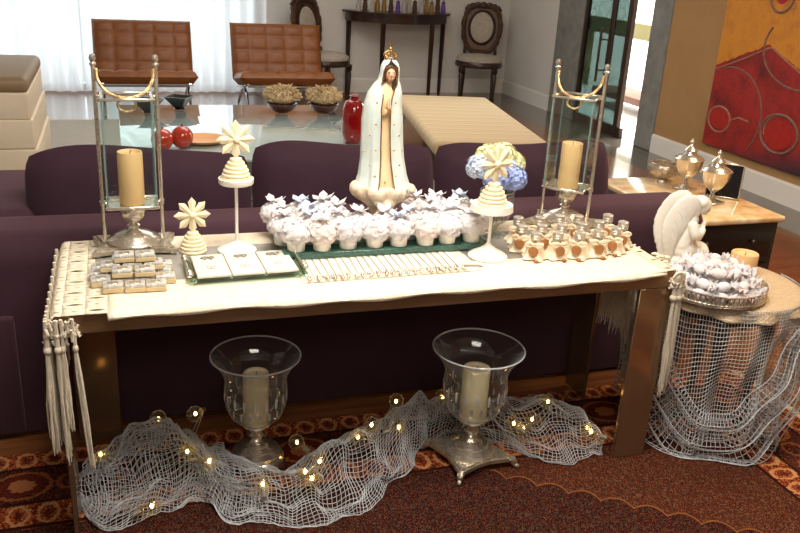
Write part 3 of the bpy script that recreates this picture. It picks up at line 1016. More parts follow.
sofa = thing('purple_sofa', 'long purple velvet sofa standing behind the bronze table', 'sofa', (1.0, 2.8, 0))
SX0, SX1 = -3.4, 1.34     # local x range (world -2.4 .. 2.34)


def rolled(x0, x1, y0, y1, z0, z1, r, n=6):
    """soft box whose long top edges are rounded; extruded along x"""
    prof = [(y0, z0)]
    for i in range(n + 1):
        a = PI - (PI / 2) * i / n
        prof.append((y0 + r + r * math.cos(a), z1 - r + r * math.sin(a)))
    for i in range(n + 1):
        a = PI / 2 - (PI / 2) * i / n
        prof.append((y1 - r + r * math.cos(a), z1 - r + r * math.sin(a)))
    prof.append((y1, z0))
    return prof


def extrude_x(prof, x0, x1, r, n=4):
    mb = MB()
    secs = []
    cy = sum(p[0] for p in prof) / len(prof)
    cz = min(p[1] for p in prof)
    for i in range(n + 1):
        a = (PI / 2) * i / n
        secs.append((x0 + r * (1 - math.sin(a)), 1 - (r / 0.5) * (1 - math.cos(a)) * 0.0, r * (1 - math.cos(PI / 2 - a))))
    xs = [(x0 + r * (1 - math.cos((PI / 2) * i / n)), r * (1 - math.sin((PI / 2) * i / n))) for i in range(n + 1)]
    xs += [(x1 - r * (1 - math.cos((PI / 2) * (n - i) / n)), r * (1 - math.sin((PI / 2) * (n - i) / n))) for i in range(n + 1)]
    y0, y1 = min(p[0] for p in prof), max(p[0] for p in prof)
    z1 = max(p[1] for p in prof)
    vv, ff = [], []
    k = len(prof)
    for (x, ins) in xs:
        for (y, z) in prof:
            yy = cy + (y - cy) * (1 - 2 * ins / (y1 - y0))
            zz = cz + (z - cz) * (1 - ins / (z1 - cz))
            vv.append((x, yy, zz))
    for i in range(len(xs) - 1):
        for j in range(k - 1):
            ff.append((i * k + j, i * k + j + 1, (i + 1) * k + j + 1, (i + 1) * k + j))
    ff.append(tuple(range(k)))
    ff.append(tuple((len(xs) - 1) * k + j for j in range(k))[::-1])
    return mb.add(vv, ff)


extrude_x(rolled(0, 0, 0.0, 0.33, 0.015, 0.725, 0.10), SX0, SX1, 0.05).build('back_frame', 'velvet', sofa, angle=60)
extrude_x(rolled(0, 0, 0.345, 1.05, 0.05, 0.44, 0.05), -1.28, SX1 - 0.24, 0.03).build('seat', 'velvet', sofa, angle=60)
MB().bbox((-2.32, 0.70, 0.375), (2.05, 0.72, 0.66), 0.08, 4).build('chaise_arm', 'velvet', sofa, angle=60)
MB().bbox((SX1 - 0.12, 0.72, 0.30), (0.22, 0.72, 0.50), 0.07, 4).build('arm', 'velvet', sofa, angle=60)
# rounded outside panel at the left of the back
MB().bbox((-2.2, -0.008, 0.24), (1.66, 0.03, 0.44), 0.012, 3).build('outside_panel', 'velvet', sofa, angle=60)


def cushion(x0, x1, ztop, seed, name='back_cushion'):
    w, h, t = x1 - x0, ztop - 0.445, 0.20

    def side(sg):
        def f(u, v):
            e = (1 - abs(2 * u - 1) ** 5) * (1 - abs(2 * v - 1) ** 5)
            bul = max(e, 0) ** 0.45
            # outline: superellipse-like corners and a wavy top
            cx = (u - 0.5) * w * (1 - 0.05 * (2 * abs(v - 0.5)) ** 6)
            zz = 0.445 + h * v * (1 - 0.07 * (2 * abs(u - 0.5)) ** 5 * v)
            zz += 0.016 * math.sin(u * 5.2 + seed) * v
            return Vector(((x0 + x1) / 2 + cx, 0.46 + 0.10 * (v - 0.5) - sg * t / 2 * bul, zz))
        return f
    mb = MB().grid(side(1), 24, 14).grid(lambda u, v: side(-1)(1 - u, v), 24, 14)
    o = mb.build(name, 'velvet2', sofa, angle=80)
    return o


c1 = cushion(-1.345, -0.515, 0.90, 0.4)
c2 = cushion(-0.51, 0.265, 0.91, 1.2)
c3 = cushion(0.27, 1.12, 0.905, 2.3)

# ================================================================== bronze display table
TT = 0.716
tb = thing('display_table', 'long bronze mirrored table carrying the devotional display', 'table', (0.77, 2.444, 0))
MB().bbox((-0.01, 0, 0.688), (1.91, 0.552, 0.056), 0.003, 1).build('tabletop', 'bronze_rough', tb)
for (x, y, sx, sy) in ((-0.956, -0.206, 0.016, 0.14), (-0.895, 0.268, 0.14, 0.016), (0.8825, -0.268, 0.125, 0.016), (0.937, 0.206, 0.016, 0.14)):
    MB().bbox((x, y, 0.337), (sx, sy, 0.646), 0.002, 1).build('leg', 'bronze', tb)

# ---- lace runner
rn = thing('table_runner', 'cream linen runner with lace ends and long tassels', 'tablecloth', (0.77, 2.444, TT))


def yfront(x):
    e = max(0, x - 0.78)
    return -0.293 + 0.005 * math.sin(x * 9) + e * e * 0.5


def runner_sheet(u, v):
    x = -0.83 + 1.74 * u
    yf = yfront(x)
    prof = [(0.318, 0.0035), (0.30, 0.0038), (0.1, 0.0038), (-0.1, 0.0038), (-0.26, 0.0038), (-0.276, 0.003), (yf + 0.006, -0.001), (yf, -0.008), (yf + 0.003, -0.015)]
    k = v * (len(prof) - 1)
    i = min(int(k), len(prof) - 2)
    a, b = prof[i], prof[i + 1]
    t = k - i
    z = a[1] + (b[1] - a[1]) * t
    if v > 0.75:
        z += 0.004 * math.sin(x * 23) * (v - 0.75) * 4
    return (x, a[0] + (b[0] - a[0]) * t, z)


MB().grid(runner_sheet, 80, 24).build('cloth', 'linen', rn, solid=0.003, angle=70)


def lace_end(x0, x1, holes_x, holes_y, par):
    """band of crochet with almond shaped openings"""
    mb = MB()
    n = 16
    for i in range(holes_x):
        for j in range(holes_y):
            cx0 = x0 + (x1 - x0) * i / holes_x
            cx1 = x0 + (x1 - x0) * (i + 1) / holes_x
            cy0 = -0.285 + 0.60 * j / holes_y
            cy1 = -0.285 + 0.60 * (j + 1) / holes_y
            cx, cy, hx_, hy = (cx0 + cx1) / 2, (cy0 + cy1) / 2, (cx1 - cx0) / 2, (cy1 - cy0) / 2
            big = (i + j) % 2 == 0
            rx, ry = (hx_ * 0.85, hy * 0.34) if big else (hx_ * 0.22, hy * 0.16)
            vv, ff = [], []
            for k in range(n):
                a = 2 * PI * k / n
                c, s = math.cos(a), math.sin(a)
                m = max(abs(c), abs(s))
                vv.append((cx + hx_ * c / m, cy + hy * s / m, 0.0038))
                vv.append((cx + rx * c, cy + ry * s * (1 - 0.5 * abs(c)), 0.0045))
            for k in range(n):
                k2 = (k + 1) % n
                ff.append((2 * k, 2 * k2, 2 * k2 + 1, 2 * k + 1))

            def bend(p):
                x, y, z = p
                e = max(0, x - 0.78)
                lim = -0.285 + e * e * 0.5
                y = y if y > 0 else y * (lim / -0.285)
                if x < -0.965:
                    z -= (-0.965 - x) * 1.2
                    x = -0.965 - (-0.965 - x) * 0.5
                if x > 0.948:
                    z -= (x - 0.948) * 1.2
                    x = 0.948 + (x - 0.948) * 0.5
                return (x, y, z + 0.0015 * nz(x * 30, y * 30))
            mb.add([bend(p) for p in vv], ff)
    return mb.build('lace_border', 'lace', par, solid=0.003, angle=60)


lace_end(-1.0, -0.83, 3, 14, rn)
lace_end(0.91, 0.985, 2, 14, rn)


def tassel(x, y, length, seed, thick=1.0, lean=(0, 0)):
    rnd = random.Random(seed)
    mb = MB()
    mb.tube([(x, y, 0.0), (x + lean[0] * .1, y + lean[1] * .1, -0.03), (x + lean[0] * .15, y + lean[1] * .15, -0.075)], [0.005, 0.006 * thick, 0.007 * thick], 6)
    kx, ky = x + lean[0] * .15, y + lean[1] * .15
    mb.ball((kx, ky, -0.085), (0.011 * thick, 0.011 * thick, 0.013), 8, 6)
    mb.ball((kx, ky, -0.045), (0.008 * thick, 0.008 * thick, 0.009), 8, 6)
    for i in range(11):
        a = rnd.uniform(0, 2 * PI)
        r = rnd.uniform(0.002, 0.012) * thick
        l = length * rnd.uniform(0.9, 1.03)
        p0 = Vector((kx + r * .4 * math.cos(a), ky + r * .4 * math.sin(a), -0.09))
        pts = [p0]
        for k in range(1, 6):
            t = k / 5
            pts.append(Vector((kx + lean[0] * t * .85 + r * (0.5 + 0.7 * t) * math.cos(a) + rnd.uniform(-.0025, .0025), ky + lean[1] * t * .85 + r * (0.5 + 0.7 * t) * math.sin(a) + rnd.uniform(-.0025, .0025), -0.09 - (l - 0.09) * t)))
        mb.tube(pts, [0.003, 0.0032, 0.0032, 0.003, 0.0026, 0.0012], 5)
    mb.build('tassel', 'thread', rn)


# knotted fringe: left end, bunched towards the front corner; right end along the whole side
for i, (y, l, lx) in enumerate(((-0.30, 0.40, 0.0), (-0.285, 0.38, -0.006), (-0.262, 0.41, 0.0), (-0.235, 0.40, 0.004), (-0.20, 0.41, 0.0), (-0.15, 0.40, 0.0), (-0.10, 0.40, 0.0), (-0.04, 0.39, 0.0), (0.02, 0.40, 0.0), (0.08, 0.39, 0.0), (0.14, 0.40, 0.0), (0.20, 0.39, 0.0), (0.26, 0.40, 0.0))):
    tassel(-0.983, y, l, 100 + i, 1.0, (lx, 0))
tassel(-0.958, -0.302, 0.42, 95, 0.9, (0.004, 0))
tassel(-0.945, -0.300, 0.33, 94, 0.7, (0.004, 0))
tassel(-0.918, -0.300, 0.46, 96, 0.7, (0.022, 0))
tassel(0.934, -0.298, 0.45, 97, 1.2, (0.012, 0))
tassel(0.952, -0.297, 0.43, 98, 1.2, (0.01, 0))
tassel(0.970, -0.290, 0.44, 99, 1.1, (0.0, 0))
for i, (y, l) in enumerate(((-0.215, 0.46), (-0.20, 0.44), (-0.18, 0.46), (-0.03, 0.38), (0.0, 0.36), (0.03, 0.37), (0.06, 0.37), (0.09, 0.35), (0.12, 0.36), (0.16, 0.37), (0.2, 0.36), (0.24, 0.38), (0.27, 0.36), (0.30, 0.38))):
    tassel(0.965, y, l, 200 + i, 1.15)
# corner knots of the fringe
mb = MB()
rnd = random.Random(5)
for i in range(64):
    p = Vector((-0.985 + rnd.uniform(0.0, .075), -0.296 + rnd.uniform(-.010, .05), -0.005 + rnd.uniform(-.05, .0)))
    q = p + Vector((rnd.uniform(-.012, .02), rnd.uniform(-.02, .02), rnd.uniform(-.03, .005)))
    mb.tube(spline([p, (p + q) / 2 + Vector((0, 0, rnd.uniform(-.02, .01))), q], 3), 0.0035, 5)
mb.build('knotted_fringe', 'thread', rn)
mb = MB()
for i in range(22):
    p = Vector((0.938 + rnd.uniform(-.01, .03), -0.285 + rnd.uniform(-.02, .03), -0.012 + rnd.uniform(-.03, .0)))
    q = p + Vector((rnd.uniform(-.02, .02), rnd.uniform(-.02, .02), rnd.uniform(-.02, .01)))
    mb.tube(spline([p, (p + q) / 2 + Vector((0, 0, rnd.uniform(-.01, .015))), q], 3), 0.004, 5)
mb.build('knotted_fringe', 'thread', rn)

# ---- grey satin strip lying on the runner
Z0 = 0.7225
tag(MB().bbox((0, 0, 0.0008), (1.74, 0.275, 0.0016), 0.0005, 1).build('satin_strip', 'satin', loc=(0.775, 2.50, 0.7213)), 'silver grey satin strip lying along the cream runner', 'runner')
Z0 = 0.7235


# ================================================================== tall lanterns
def lantern(loc, rz, label):
    t = thing('candle_lantern', label, 'lantern', loc, rz, 'tall silver lanterns on the table')
    # spreading base with concave sides
    out = []
    for i in range(4):
        a = PI / 4 + i * PI / 2
        c = Vector((0.128 * math.copysign(1, math.cos(a)), 0.085 * math.copysign(1, math.sin(a))))
        a2 = a + PI / 2
        d = Vector((0.128 * math.copysign(1, math.cos(a2)), 0.085 * math.copysign(1, math.sin(a2))))
        for k in range(8):
            s = k / 8
            p = c.lerp(d, s)
            inw = 0.022 * math.sin(PI * s)
            n = Vector((0, 0)) - p
            p = p + n.normalized() * inw
            out.append((p.x, p.y))
    b = MB().prism(out, 0.008, 0.02)
    b.prism([(x * 0.9, y * 0.88) for x, y in out], 0.02, 0.026)
    b.build('base', 'silver_carved', t, angle=30)
    for sx in (-1, 1):
        for sy in (-1, 1):
            MB().ball((sx * 0.112, sy * 0.07, 0.007), (0.014, 0.012, 0.007), 10, 6).build('foot', 'silver', t)
    MB().lathe([(0.082, 0.026), (0.084, 0.032), (0.078, 0.038), (0.06, 0.047), (0.056, 0.052), (0.036, 0.058), (0.018, 0.064), (0.013, 0.070), (0.020, 0.075), (0.020, 0.080), (0.013, 0.085), (0.016, 0.090),
                (0.030, 0.100), (0.039, 0.116), (0.042, 0.132), (0.040, 0.146)], 32).build('stem', 'silver', t)
    zb, zt, hx_, hy = 0.148, 0.482, 0.072, 0.062
    MB().bbox((0, 0, zb - 0.001), (2 * hx_, 2 * hy, 0.004), 0.001, 1).build('tray', 'silver', t)
    for nm, z in (('bottom_frame', zb + 0.004), ('top_frame', zt)):
        f = MB()
        f.bbox((0, -hy, z), (2 * hx_ + 0.016, 0.009, 0.009), 0.002, 1).bbox((0, hy, z), (2 * hx_ + 0.016, 0.009, 0.009), 0.002, 1)
        f.bbox((-hx_, 0, z), (0.009, 2 * hy, 0.009), 0.002, 1).bbox((hx_, 0, z), (0.009, 2 * hy, 0.009), 0.002, 1)
        f.build(nm, 'silver', t)
    for (x, y, w, d) in ((0, -hy, 2 * hx_ - 0.004, 0.004), (0, hy, 2 * hx_ - 0.004, 0.004), (-hx_, 0, 0.004, 2 * hy - 0.004), (hx_, 0, 0.004, 2 * hy - 0.004)):
        MB().box((x, y, (zb + zt) / 2 + 0.005), (w, d, zt - zb - 0.008)).build('pane', 'glass_pane', t, angle=0)
    for sx in (-1, 1):
        for sy in (-1, 1):
            MB().box((sx * hx_, sy * hy, (zb + zt) / 2 + 0.005), (0.005, 0.005, zt - zb - 0.01)).build('glass_corner', 'glass_edge', t, angle=0)
    for sx in (-1, 1):
        x = sx * 0.088
        MB().tube([(x, 0, 0.022), (x, 0, 0.57)], 0.0062, 10).lathe([(0.009, 0.145), (0.009, 0.16)], 10, (x, 0, 0)).build('post', 'silver', t)
        MB().lathe([(0.006, 0.57), (0.010, 0.574), (0.010, 0.578), (0.006, 0.582), (0.0105, 0.592), (0.008, 0.602), (0.001, 0.606)], 10, (x, 0, 0)).build('finial', 'silver', t)
        MB().bbox((sx * 0.080, 0, zt), (0.02, 0.008, 0.008), 0.002, 1).bbox((sx * 0.080, 0, zb + 0.004), (0.02, 0.008, 0.008), 0.002, 1).build('bracket', 'silver', t)
    MB().tube(spline([(-0.080, -0.006, 0.565), (-0.076, -0.016, 0.53), (-0.05, -0.036, 0.498), (0.0, -0.05, 0.485), (0.05, -0.036, 0.498), (0.076, -0.016, 0.53), (0.080, -0.006, 0.565)], 6), 0.005, 8).build('handle', 'rope', t)
    MB().tube([(0.026 * math.cos(2 * PI * i / 24), -0.052, 0.466 + 0.02 * math.sin(2 * PI * i / 24)) for i in range(24)], 0.0035, 8, True).build('handle_ring', 'rope', t)
    return t


def candle(loc, r, h, label, m_='wax', group=None):
    t = thing('pillar_candle', label, 'candle', loc, 0, group)
    MB().lathe([(r * 0.97, 0), (r, 0.004), (r, h - 0.004), (r * 0.96, h), (r * 0.82, h - 0.001), (r * 0.7, h - 0.008), (0.001, h - 0.012)], 28).build('wax', m_, t)
    MB().tube([(0, 0, h - 0.013), (0.001, 0, h - 0.004), (0.003, 0, h + 0.004)], 0.0014, 5).build('wick', 'dot_dark', t)
    return t


lantern((0.024, 2.655, Z0 - 0.001), 0, 'tall silver glass lantern beside the stacked foil boxes')
candle((0.024, 2.655, Z0 + 0.149), 0.038, 0.165, 'ivory pillar candle inside the lantern by the foil boxes')
lantern((1.566, 2.675, Z0 - 0.001), math.radians(-45), 'tall silver glass lantern behind the small corked jars')
candle((1.566, 2.675, Z0 + 0.149), 0.038, 0.165, 'ivory pillar candle inside the lantern behind the jars')


# ================================================================== star topped mini cakes and stands
def star_cake(loc, label, s=1.0, rz=0):
    t = thing('star_topped_cake', label, 'ornament', loc, rz, 'star topped cream cakes')
    prof = []
    n = 6
    for i in range(n):
        r = 0.043 * (1 - (i / n) ** 1.7 * 0.78)
        z = 0.011 * i
        prof += [(r * 0.93, z), (r, z + 0.003), (r, z + 0.008), (r * 0.93, z + 0.011)]
    prof.append((0.001, 0.011 * n + 0.004))
    MB().lathe([(a * s, b * s) for a, b in prof], 24).build('tiers', 'cream', t)
    zc = 0.122 * s
    MB().tube([(0, 0, 0.06 * s), (0, -0.002, zc)], 0.006 * s, 8).build('stalk', 'cream', t)
    for k in range(8):
        a = 2 * PI * k / 8 + 0.0
        L = 0.058 * s
        out = [(0.006 * s, -0.005 * s), (L * 0.72, -0.0125 * s), (L, 0), (L * 0.72, 0.0125 * s), (0.006 * s, 0.005 * s)]
        m_ = T(0, -0.004 * s, zc) @ Matrix.Rotation(-a, 4, 'Y') @ rot('X', 90)
        mb = MB()
        # petal with a raised midrib
        top = [(p[0], p[1], 0.001 * s) for p in out]
        mid = [(0.004 * s, 0, 0.006 * s), (L * 0.9, 0, 0.003 * s)]
        vv = top + mid + [(p[0], p[1], -0.003 * s) for p in out]
        ff = [(0, 1, 6, 5), (1, 2, 6), (2, 3, 6), (3, 4, 5, 6), (4, 0, 5), (7, 11, 10, 9, 8)] + [(i, i + 7, (i + 1) % 5 + 7, (i + 1) % 5) for i in range(5)]
        mb.add(vv, ff, m_)
        mb.build('petal', 'cream', t, angle=20)
    MB().ball((0, -0.009 * s, zc), (0.011 * s, 0.007 * s, 0.011 * s), 12, 8).build('flower_centre', 'cream', t)
    return t


star_cake((0.20, 2.595, Z0), 'cream tiered cake with star flower standing directly on the table', 1.0, math.radians(6))
t = thing('cake_stand', 'tall white cake stand on a thin pole beside the statue group', 'stand', (0.337, 2.585, Z0))
MB().lathe([(0.062, 0), (0.062, 0.004), (0.05, 0.012), (0.025, 0.022), (0.008, 0.032), (0.001, 0.033)], 32).build('foot', 'ceramic', t)
MB().tube([(0, 0, 0.03), (0, 0, 0.222)], 0.0052, 10).build('pole', 'ceramic', t)
MB().lathe([(0.012, 0.214), (0.03, 0.220), (0.052, 0.222), (0.055, 0.226), (0.055, 0.240), (0.051, 0.241), (0.049, 0.234), (0.001, 0.233)], 36).build('plate', 'ceramic', t)
star_cake((0.337, 2.585, Z0 + 0.2345), 'cream tiered cake with star flower on the tall white stand', 1.05, math.radians(8))
t = thing('cake_stand', 'short white cake stand with scalloped plate in front of the hydrangeas', 'stand', (1.135, 2.395, Z0))
MB().lathe([(0.066, 0), (0.066, 0.004), (0.056, 0.012), (0.03, 0.026), (0.012, 0.040), (0.007, 0.048), (0.001, 0.049)], 32).build('foot', 'ceramic', t)
MB().tube([(0, 0, 0.045), (0, 0, 0.168)], 0.0055, 10).build('pole', 'ceramic', t)
MB().lathe([(0.012, 0.158), (0.03, 0.164), (0.058, 0.166), (0.066, 0.158), (0.0685, 0.160), (0.066, 0.182), (0.062, 0.182), (0.060, 0.176), (0.001, 0.175)], 64,
           wob=lambda a, z, r: 1 + (0.022 * abs(math.sin(a * 12)) if r > 0.062 else 0)).build('plate', 'ceramic', t, angle=50)
star_cake((1.135, 2.395, Z0 + 0.1765), 'cream tiered cake with star flower in front of the hydrangeas', 1.12, math.radians(14))

# ================================================================== foil wrapped boxes
box_me = None


def foil_box(x, y, z, rz, i):
    global box_proto
    if i == 0:
        t = thing('foil_box', 'small silver foil wrapped box in the stack by the lantern', 'box', (x, y, z), rz, 'silver foil boxes in a stack')
        MB().bbox((0, 0, 0.008), (0.056, 0.045, 0.014), 0.002, 1).build('box', 'kraft', t)
        MB().bbox((0, 0, 0.0185), (0.055, 0.044, 0.011), 0.004, 2).build('foil_lid', 'foil', t)
        MB().bbox((0, 0, 0.0242), (0.030, 0.022, 0.0016), 0.0006, 1).build('seal', 'silver', t)
        box_proto = t
        return t
    return dup(box_proto, (x, y, z), rz)


def box_label(i):
    x, y, k = lay[i]
    row = sorted([q for q in lay if q[2] == k and abs(q[1] - y) < 0.02])
    rows = sorted(set(round(q[1], 1 if False else 2) // 0.05 for q in lay if q[2] == k))
    nm = ('front', 'second', 'third', 'back')[[2.30, 2.35, 2.40, 2.45].index(min((2.30, 2.35, 2.40, 2.45), key=lambda v: abs(v - y)))]
    return 'silver foil box, %s in the %s row of the %s layer' % (ordinal(row.index((x, y, k)), len(row)), nm, ('bottom', 'middle', 'top')[k])


BH = 0.0256
lay = [(-0.05, 2.305, 0), (0.016, 2.30, 0), (0.079, 2.298, 0),
       (-0.085, 2.355, 0), (-0.02, 2.352, 0), (0.046, 2.350, 0), (0.110, 2.352, 0),
       (-0.09, 2.405, 0), (-0.027, 2.402, 0), (0.038, 2.402, 0), (0.103, 2.402, 0),
       (-0.085, 2.455, 0), (-0.02, 2.452, 0), (0.045, 2.452, 0), (0.108, 2.45, 0),
       (-0.02, 2.350, 1), (0.048, 2.348, 1), (-0.055, 2.400, 1), (0.012, 2.402, 1), (0.076, 2.400, 1), (-0.02, 2.45, 1), (0.05, 2.452, 1),
       (-0.012, 2.404, 2), (0.052, 2.402, 2)]
lay = [(round(0.01 + (x - 0.01) * 0.9, 4), y, k) for x, y, k in lay]
rnd = random.Random(9)
for i, (x, y, k) in enumerate(lay):
    foil_box(x, y, Z0 + BH * k - (0.0 if y > 2.37 else 0.001) * (k == 0), rnd.uniform(-0.05, 0.05), i)['label'] = box_label(i)

# ================================================================== card tray
tr = thing('card_tray', 'rectangular glass tray with silver ball handles holding cream cards', 'tray', (0.335, 2.405, Z0), math.radians(2))
MB().bbox((0, 0, 0.013), (0.345, 0.205, 0.005), 0.001, 1).build('glass_plate', 'glass_pale', tr)
for sx in (-1, 1):
    for sy in (-1, 1):
        MB().ball((sx * 0.155, sy * 0.085, 0.0055), 0.0055, 10, 6).build('foot', 'silver', tr)
    hb = MB().tube([(sx * 0.17, -0.05, 0.02), (sx * 0.17, 0.05, 0.02)], 0.005, 8)
    for k in range(3):
        hb.ball((sx * 0.171, -0.062 + k * 0.0, 0.020), 0.001, 6, 4)
    hb.build('handle', 'silver', tr)
    for y in (-0.075, -0.055, 0.055, 0.075):
        MB().ball((sx * 0.170, y, 0.0245), 0.010, 12, 8).build('handle_ball', 'silver', tr)
card_defs = ((-0.102, 'cream printed card on the glass tray, nearest the foil boxes'), (-0.002, 'cream printed card at the middle of the glass tray'), (0.098, 'cream printed card on the glass tray, nearest the favour sticks'))
for i, (x, l) in enumerate(card_defs):
    c = thing('printed_card', l, 'card', (0.335 + x, 2.405 + x * 0.035, Z0 + 0.0165), math.radians(2), 'cards on the glass tray')
    for k in range(3):
        MB().bbox((k * 0.0006, k * 0.0005, 0.0012 + k * 0.0020), (0.096, 0.180, 0.0018), 0.0003, 1).build('card_sheet', 'paperwhite', c)
    zt = 0.0066
    MB().tube([(0.012 * math.cos(2 * PI * k / 20 * 0.85 + 2), -0.02 + 0.013 * math.sin(2 * PI * k / 20 * 0.85 + 2), zt) for k in range(20)], 0.0014, 4).build('printed_emblem', 'print', c)
    MB().tube([(0.004 * math.cos(2 * PI * k / 12), -0.018 + 0.005 * math.sin(2 * PI * k / 12), zt) for k in range(12)], 0.0011, 4, True).build('printed_emblem', 'print', c)
    bw = MB()
    for sg in (-1, 1):
        bw.tube([(sg * (0.011 - 0.009 * math.cos(2 * PI * k / 14)), 0.06 + 0.007 * math.sin(2 * PI * k / 14), zt + 0.002) for k in range(14)], 0.002, 5, True)
        bw.tube([(0, 0.058, zt + 0.001), (sg * 0.006, 0.050, zt + 0.001), (sg * 0.012, 0.045, zt + 0.001)], 0.0018, 5)
    bw.ball((0, 0.06, zt + 0.003), 0.004, 8, 6)
    bw.build('bow', 'satin', c)

# ================================================================== green glass slab with favours and the statue
sl = thing('glass_stand', 'thick green glass slab raised on feet under the white favours', 'tray', (0.815, 2.60, Z0 - 0.0015))
MB().bbox((0, 0, 0.017), (0.70, 0.30, 0.018), 0.0015, 1, rz=0).build('glass_plate', 'glass_green', sl)
for a in (-0.32, 0.32):
    for b in (-0.12, 0.12):
        MB().lathe([(0.012, 0), (0.012, 0.008)], 12, (a, b, 0)).build('foot', 'silver', sl)
GZ = Z0 - 0.0015 + 0.0262


def ruffle_mesh(seed, n=46):
    """gathered tulle: a lumpy puff with small cupped petals"""
    rnd = random.Random(seed)
    mb = MB().ball((0, 0, 0), 1.0, 22, 16)
    vv = []
    for p in mb.v:
        d = Vector(p)
        k = 1 + 0.24 * noise.noise(d * 2.6 + Vector((seed, 0, 0))) + 0.22 * noise.noise(d * 5.5 + Vector((0, seed, 0)))
        vv.append((d.x * 0.047 * k, d.y * 0.047 * k, 0.056 + d.z * 0.038 * k))
    mb.v = vv
    for i in range(n):
        zz = 1 - 1.5 * (i + .5) / n
        a = i * 2.39996 + rnd.uniform(-.3, .3)
        q = math.sqrt(max(0, 1 - zz * zz))
        d = Vector((q * math.cos(a), q * math.sin(a), zz))
        p = Vector((0, 0, 0.056)) + Vector((d.x * 0.047, d.y * 0.047, d.z * 0.039))
        t1 = d.cross(Vector((rnd.uniform(-1, 1), rnd.uniform(-1, 1), rnd.uniform(-1, 1)))).normalized()
        t2 = d.cross(t1)
        w, h = rnd.uniform(0.008, 0.012), rnd.uniform(0.002, 0.005)
        ring = [p + d * h * (0.4 + rnd.random()) + (t1 * math.cos(2 * PI * k / 6) + t2 * math.sin(2 * PI * k / 6)) * w for k in range(6)]
        mb.add([p - d * 0.002] + ring, [(0, k + 1, (k + 1) % 6 + 1) for k in range(6)])
    return mb.mesh('tulle_ruffle', 80)


def cup_mesh():
    return MB().lathe([(0.026, 0), (0.028, 0.002), (0.029, 0.02), (0.031, 0.04), (0.034, 0.047), (0.030, 0.046), (0.025, 0.03), (0.001, 0.03)], 24,
                      wob=lambda a, z, r: 1 + (0.06 * abs(math.sin(a * 6)) if z > 0.041 else 0.012 * math.sin(a * 12))).mesh('lace_cup', 50)


def bow_mesh(seed):
    rnd = random.Random(seed)
    mb = MB()
    for k in range(5):
        a = 2 * PI * k / 5 + rnd.uniform(-.3, .3)
        d = Vector((math.cos(a), math.sin(a), rnd.uniform(0.0, 0.5))).normalized()
        s_ = d.cross(Vector((0, 0, 1))).normalized()
        L, w = rnd.uniform(0.028, 0.042), rnd.uniform(0.011, 0.016)
        base = Vector((0, 0, 0.100))
        vv = [base, base + d * L * .6 + s_ * w + Vector((0, 0, .004)), base + d * L + s_ * w * .2 + Vector((0, 0, .008)), base + d * L * .9 - s_ * w * .7, base + d * L * .5 - s_ * w]
        lo = [p - Vector((0, 0, 0.002)) for p in vv]
        mb.add(vv + lo, [(0, 1, 2, 3, 4), (9, 8, 7, 6, 5)] + [(i, i + 5, (i + 1) % 5 + 5, (i + 1) % 5) for i in range(5)])
    mb.ball((0, 0, 0.102), 0.006, 8, 6)
    return mb.mesh('paper_bow', 20)


RUF = []
for s in range(4):
    me = ruffle_mesh(30 + s)
    me.materials.append(M['tulle_p' if s == 1 else 'tulle'])
    RUF.append(me)
CUP = cup_mesh()
CUP.materials.append(M['ceramic'])
BOW = []
for s in range(4):
    me = bow_mesh(60 + s)
    me.materials.append(M['tulle_b' if s == 0 else 'tulle'])
    BOW.append(me)
rnd = random.Random(12)
idx = 0
for r, (y, n, x0, dx) in enumerate(((2.485, 8, 0.510, 0.086), (2.552, 9, 0.485, 0.084), (2.632, 8, 0.50, 0.088), (2.705, 9, 0.485, 0.083))):
    for k in range(n):
        x = x0 + dx * k + rnd.uniform(-.004, .004)
        yy = y + rnd.uniform(-.004, .004)
        if r >= 2 and abs(x - 0.835) < 0.115:
            continue
        side = '' if r < 2 else (' left of the statue' if x < 0.83 else ' right of the statue')
        left_k = [q for q in range(n) if abs(x0 + dx * q - 0.835) >= 0.115 or r < 2]
        if r >= 2:
            left_k = [q for q in left_k if (x0 + dx * q < 0.83) == (x < 0.83)]
        place = ordinal(left_k.index(k), len(left_k)) if k in left_k else 'odd one'
        t = thing('tulle_favour', 'white tulle favour cup, %s of the %s row%s' % (place, ('front', 'second', 'third', 'back')[r], side or ' on green glass'),
                  'favour', (x, yy, GZ), rnd.uniform(0, 6), 'front row of tulle favours' if r == 0 else 'tulle favours on the glass slab')
        link('lace_cup', CUP, t)
        link('tulle_ruffle', RUF[idx % 4], t)
        if r > 0 or k % 3 == 1:
            link('paper_bow', BOW[(idx * 3 + r) % 4], t)
        idx += 1

# ================================================================== row of favour sticks
tag(MB().bbox((0, 0, 0.0006), (0.575, 0.205, 0.0008), 0.0002, 1).build('paper_sheet', 'linen', loc=(0.775, 2.372, 0.7230), rz=math.radians(1)), 'cream paper sheet lying under the row of clear favour sticks', 'paper')
rnd = random.Random(3)
for i in range(22):
    x = 0.515 + i * 0.0235
    t = thing('favour_stick', 'clear strip favour with silver bead charm, %s in its row' % ordinal(i, 22), 'favour', (x, 2.375 + 0.0004 * i, 0.7236), math.radians(rnd.uniform(-4, 0)), 'row of clear favour sticks')
    MB().bbox((0, 0.0, 0.0022), (0.0165, 0.19, 0.0016), 0.0005, 1).build('clear_strip', 'strip', t)
    MB().tube([(-0.0088, 0.095, 0.0035), (-0.0086, -0.085, 0.0035)], 0.0011, 5).build('cord', 'cord', t)
    b = MB()
    for k in range(5):
        b.ball((rnd.uniform(-.004, .004), -0.078 - k * 0.0075, 0.0065), rnd.uniform(0.0045, 0.006), 8, 6)
    b.build('bead_charm', 'silver', t)
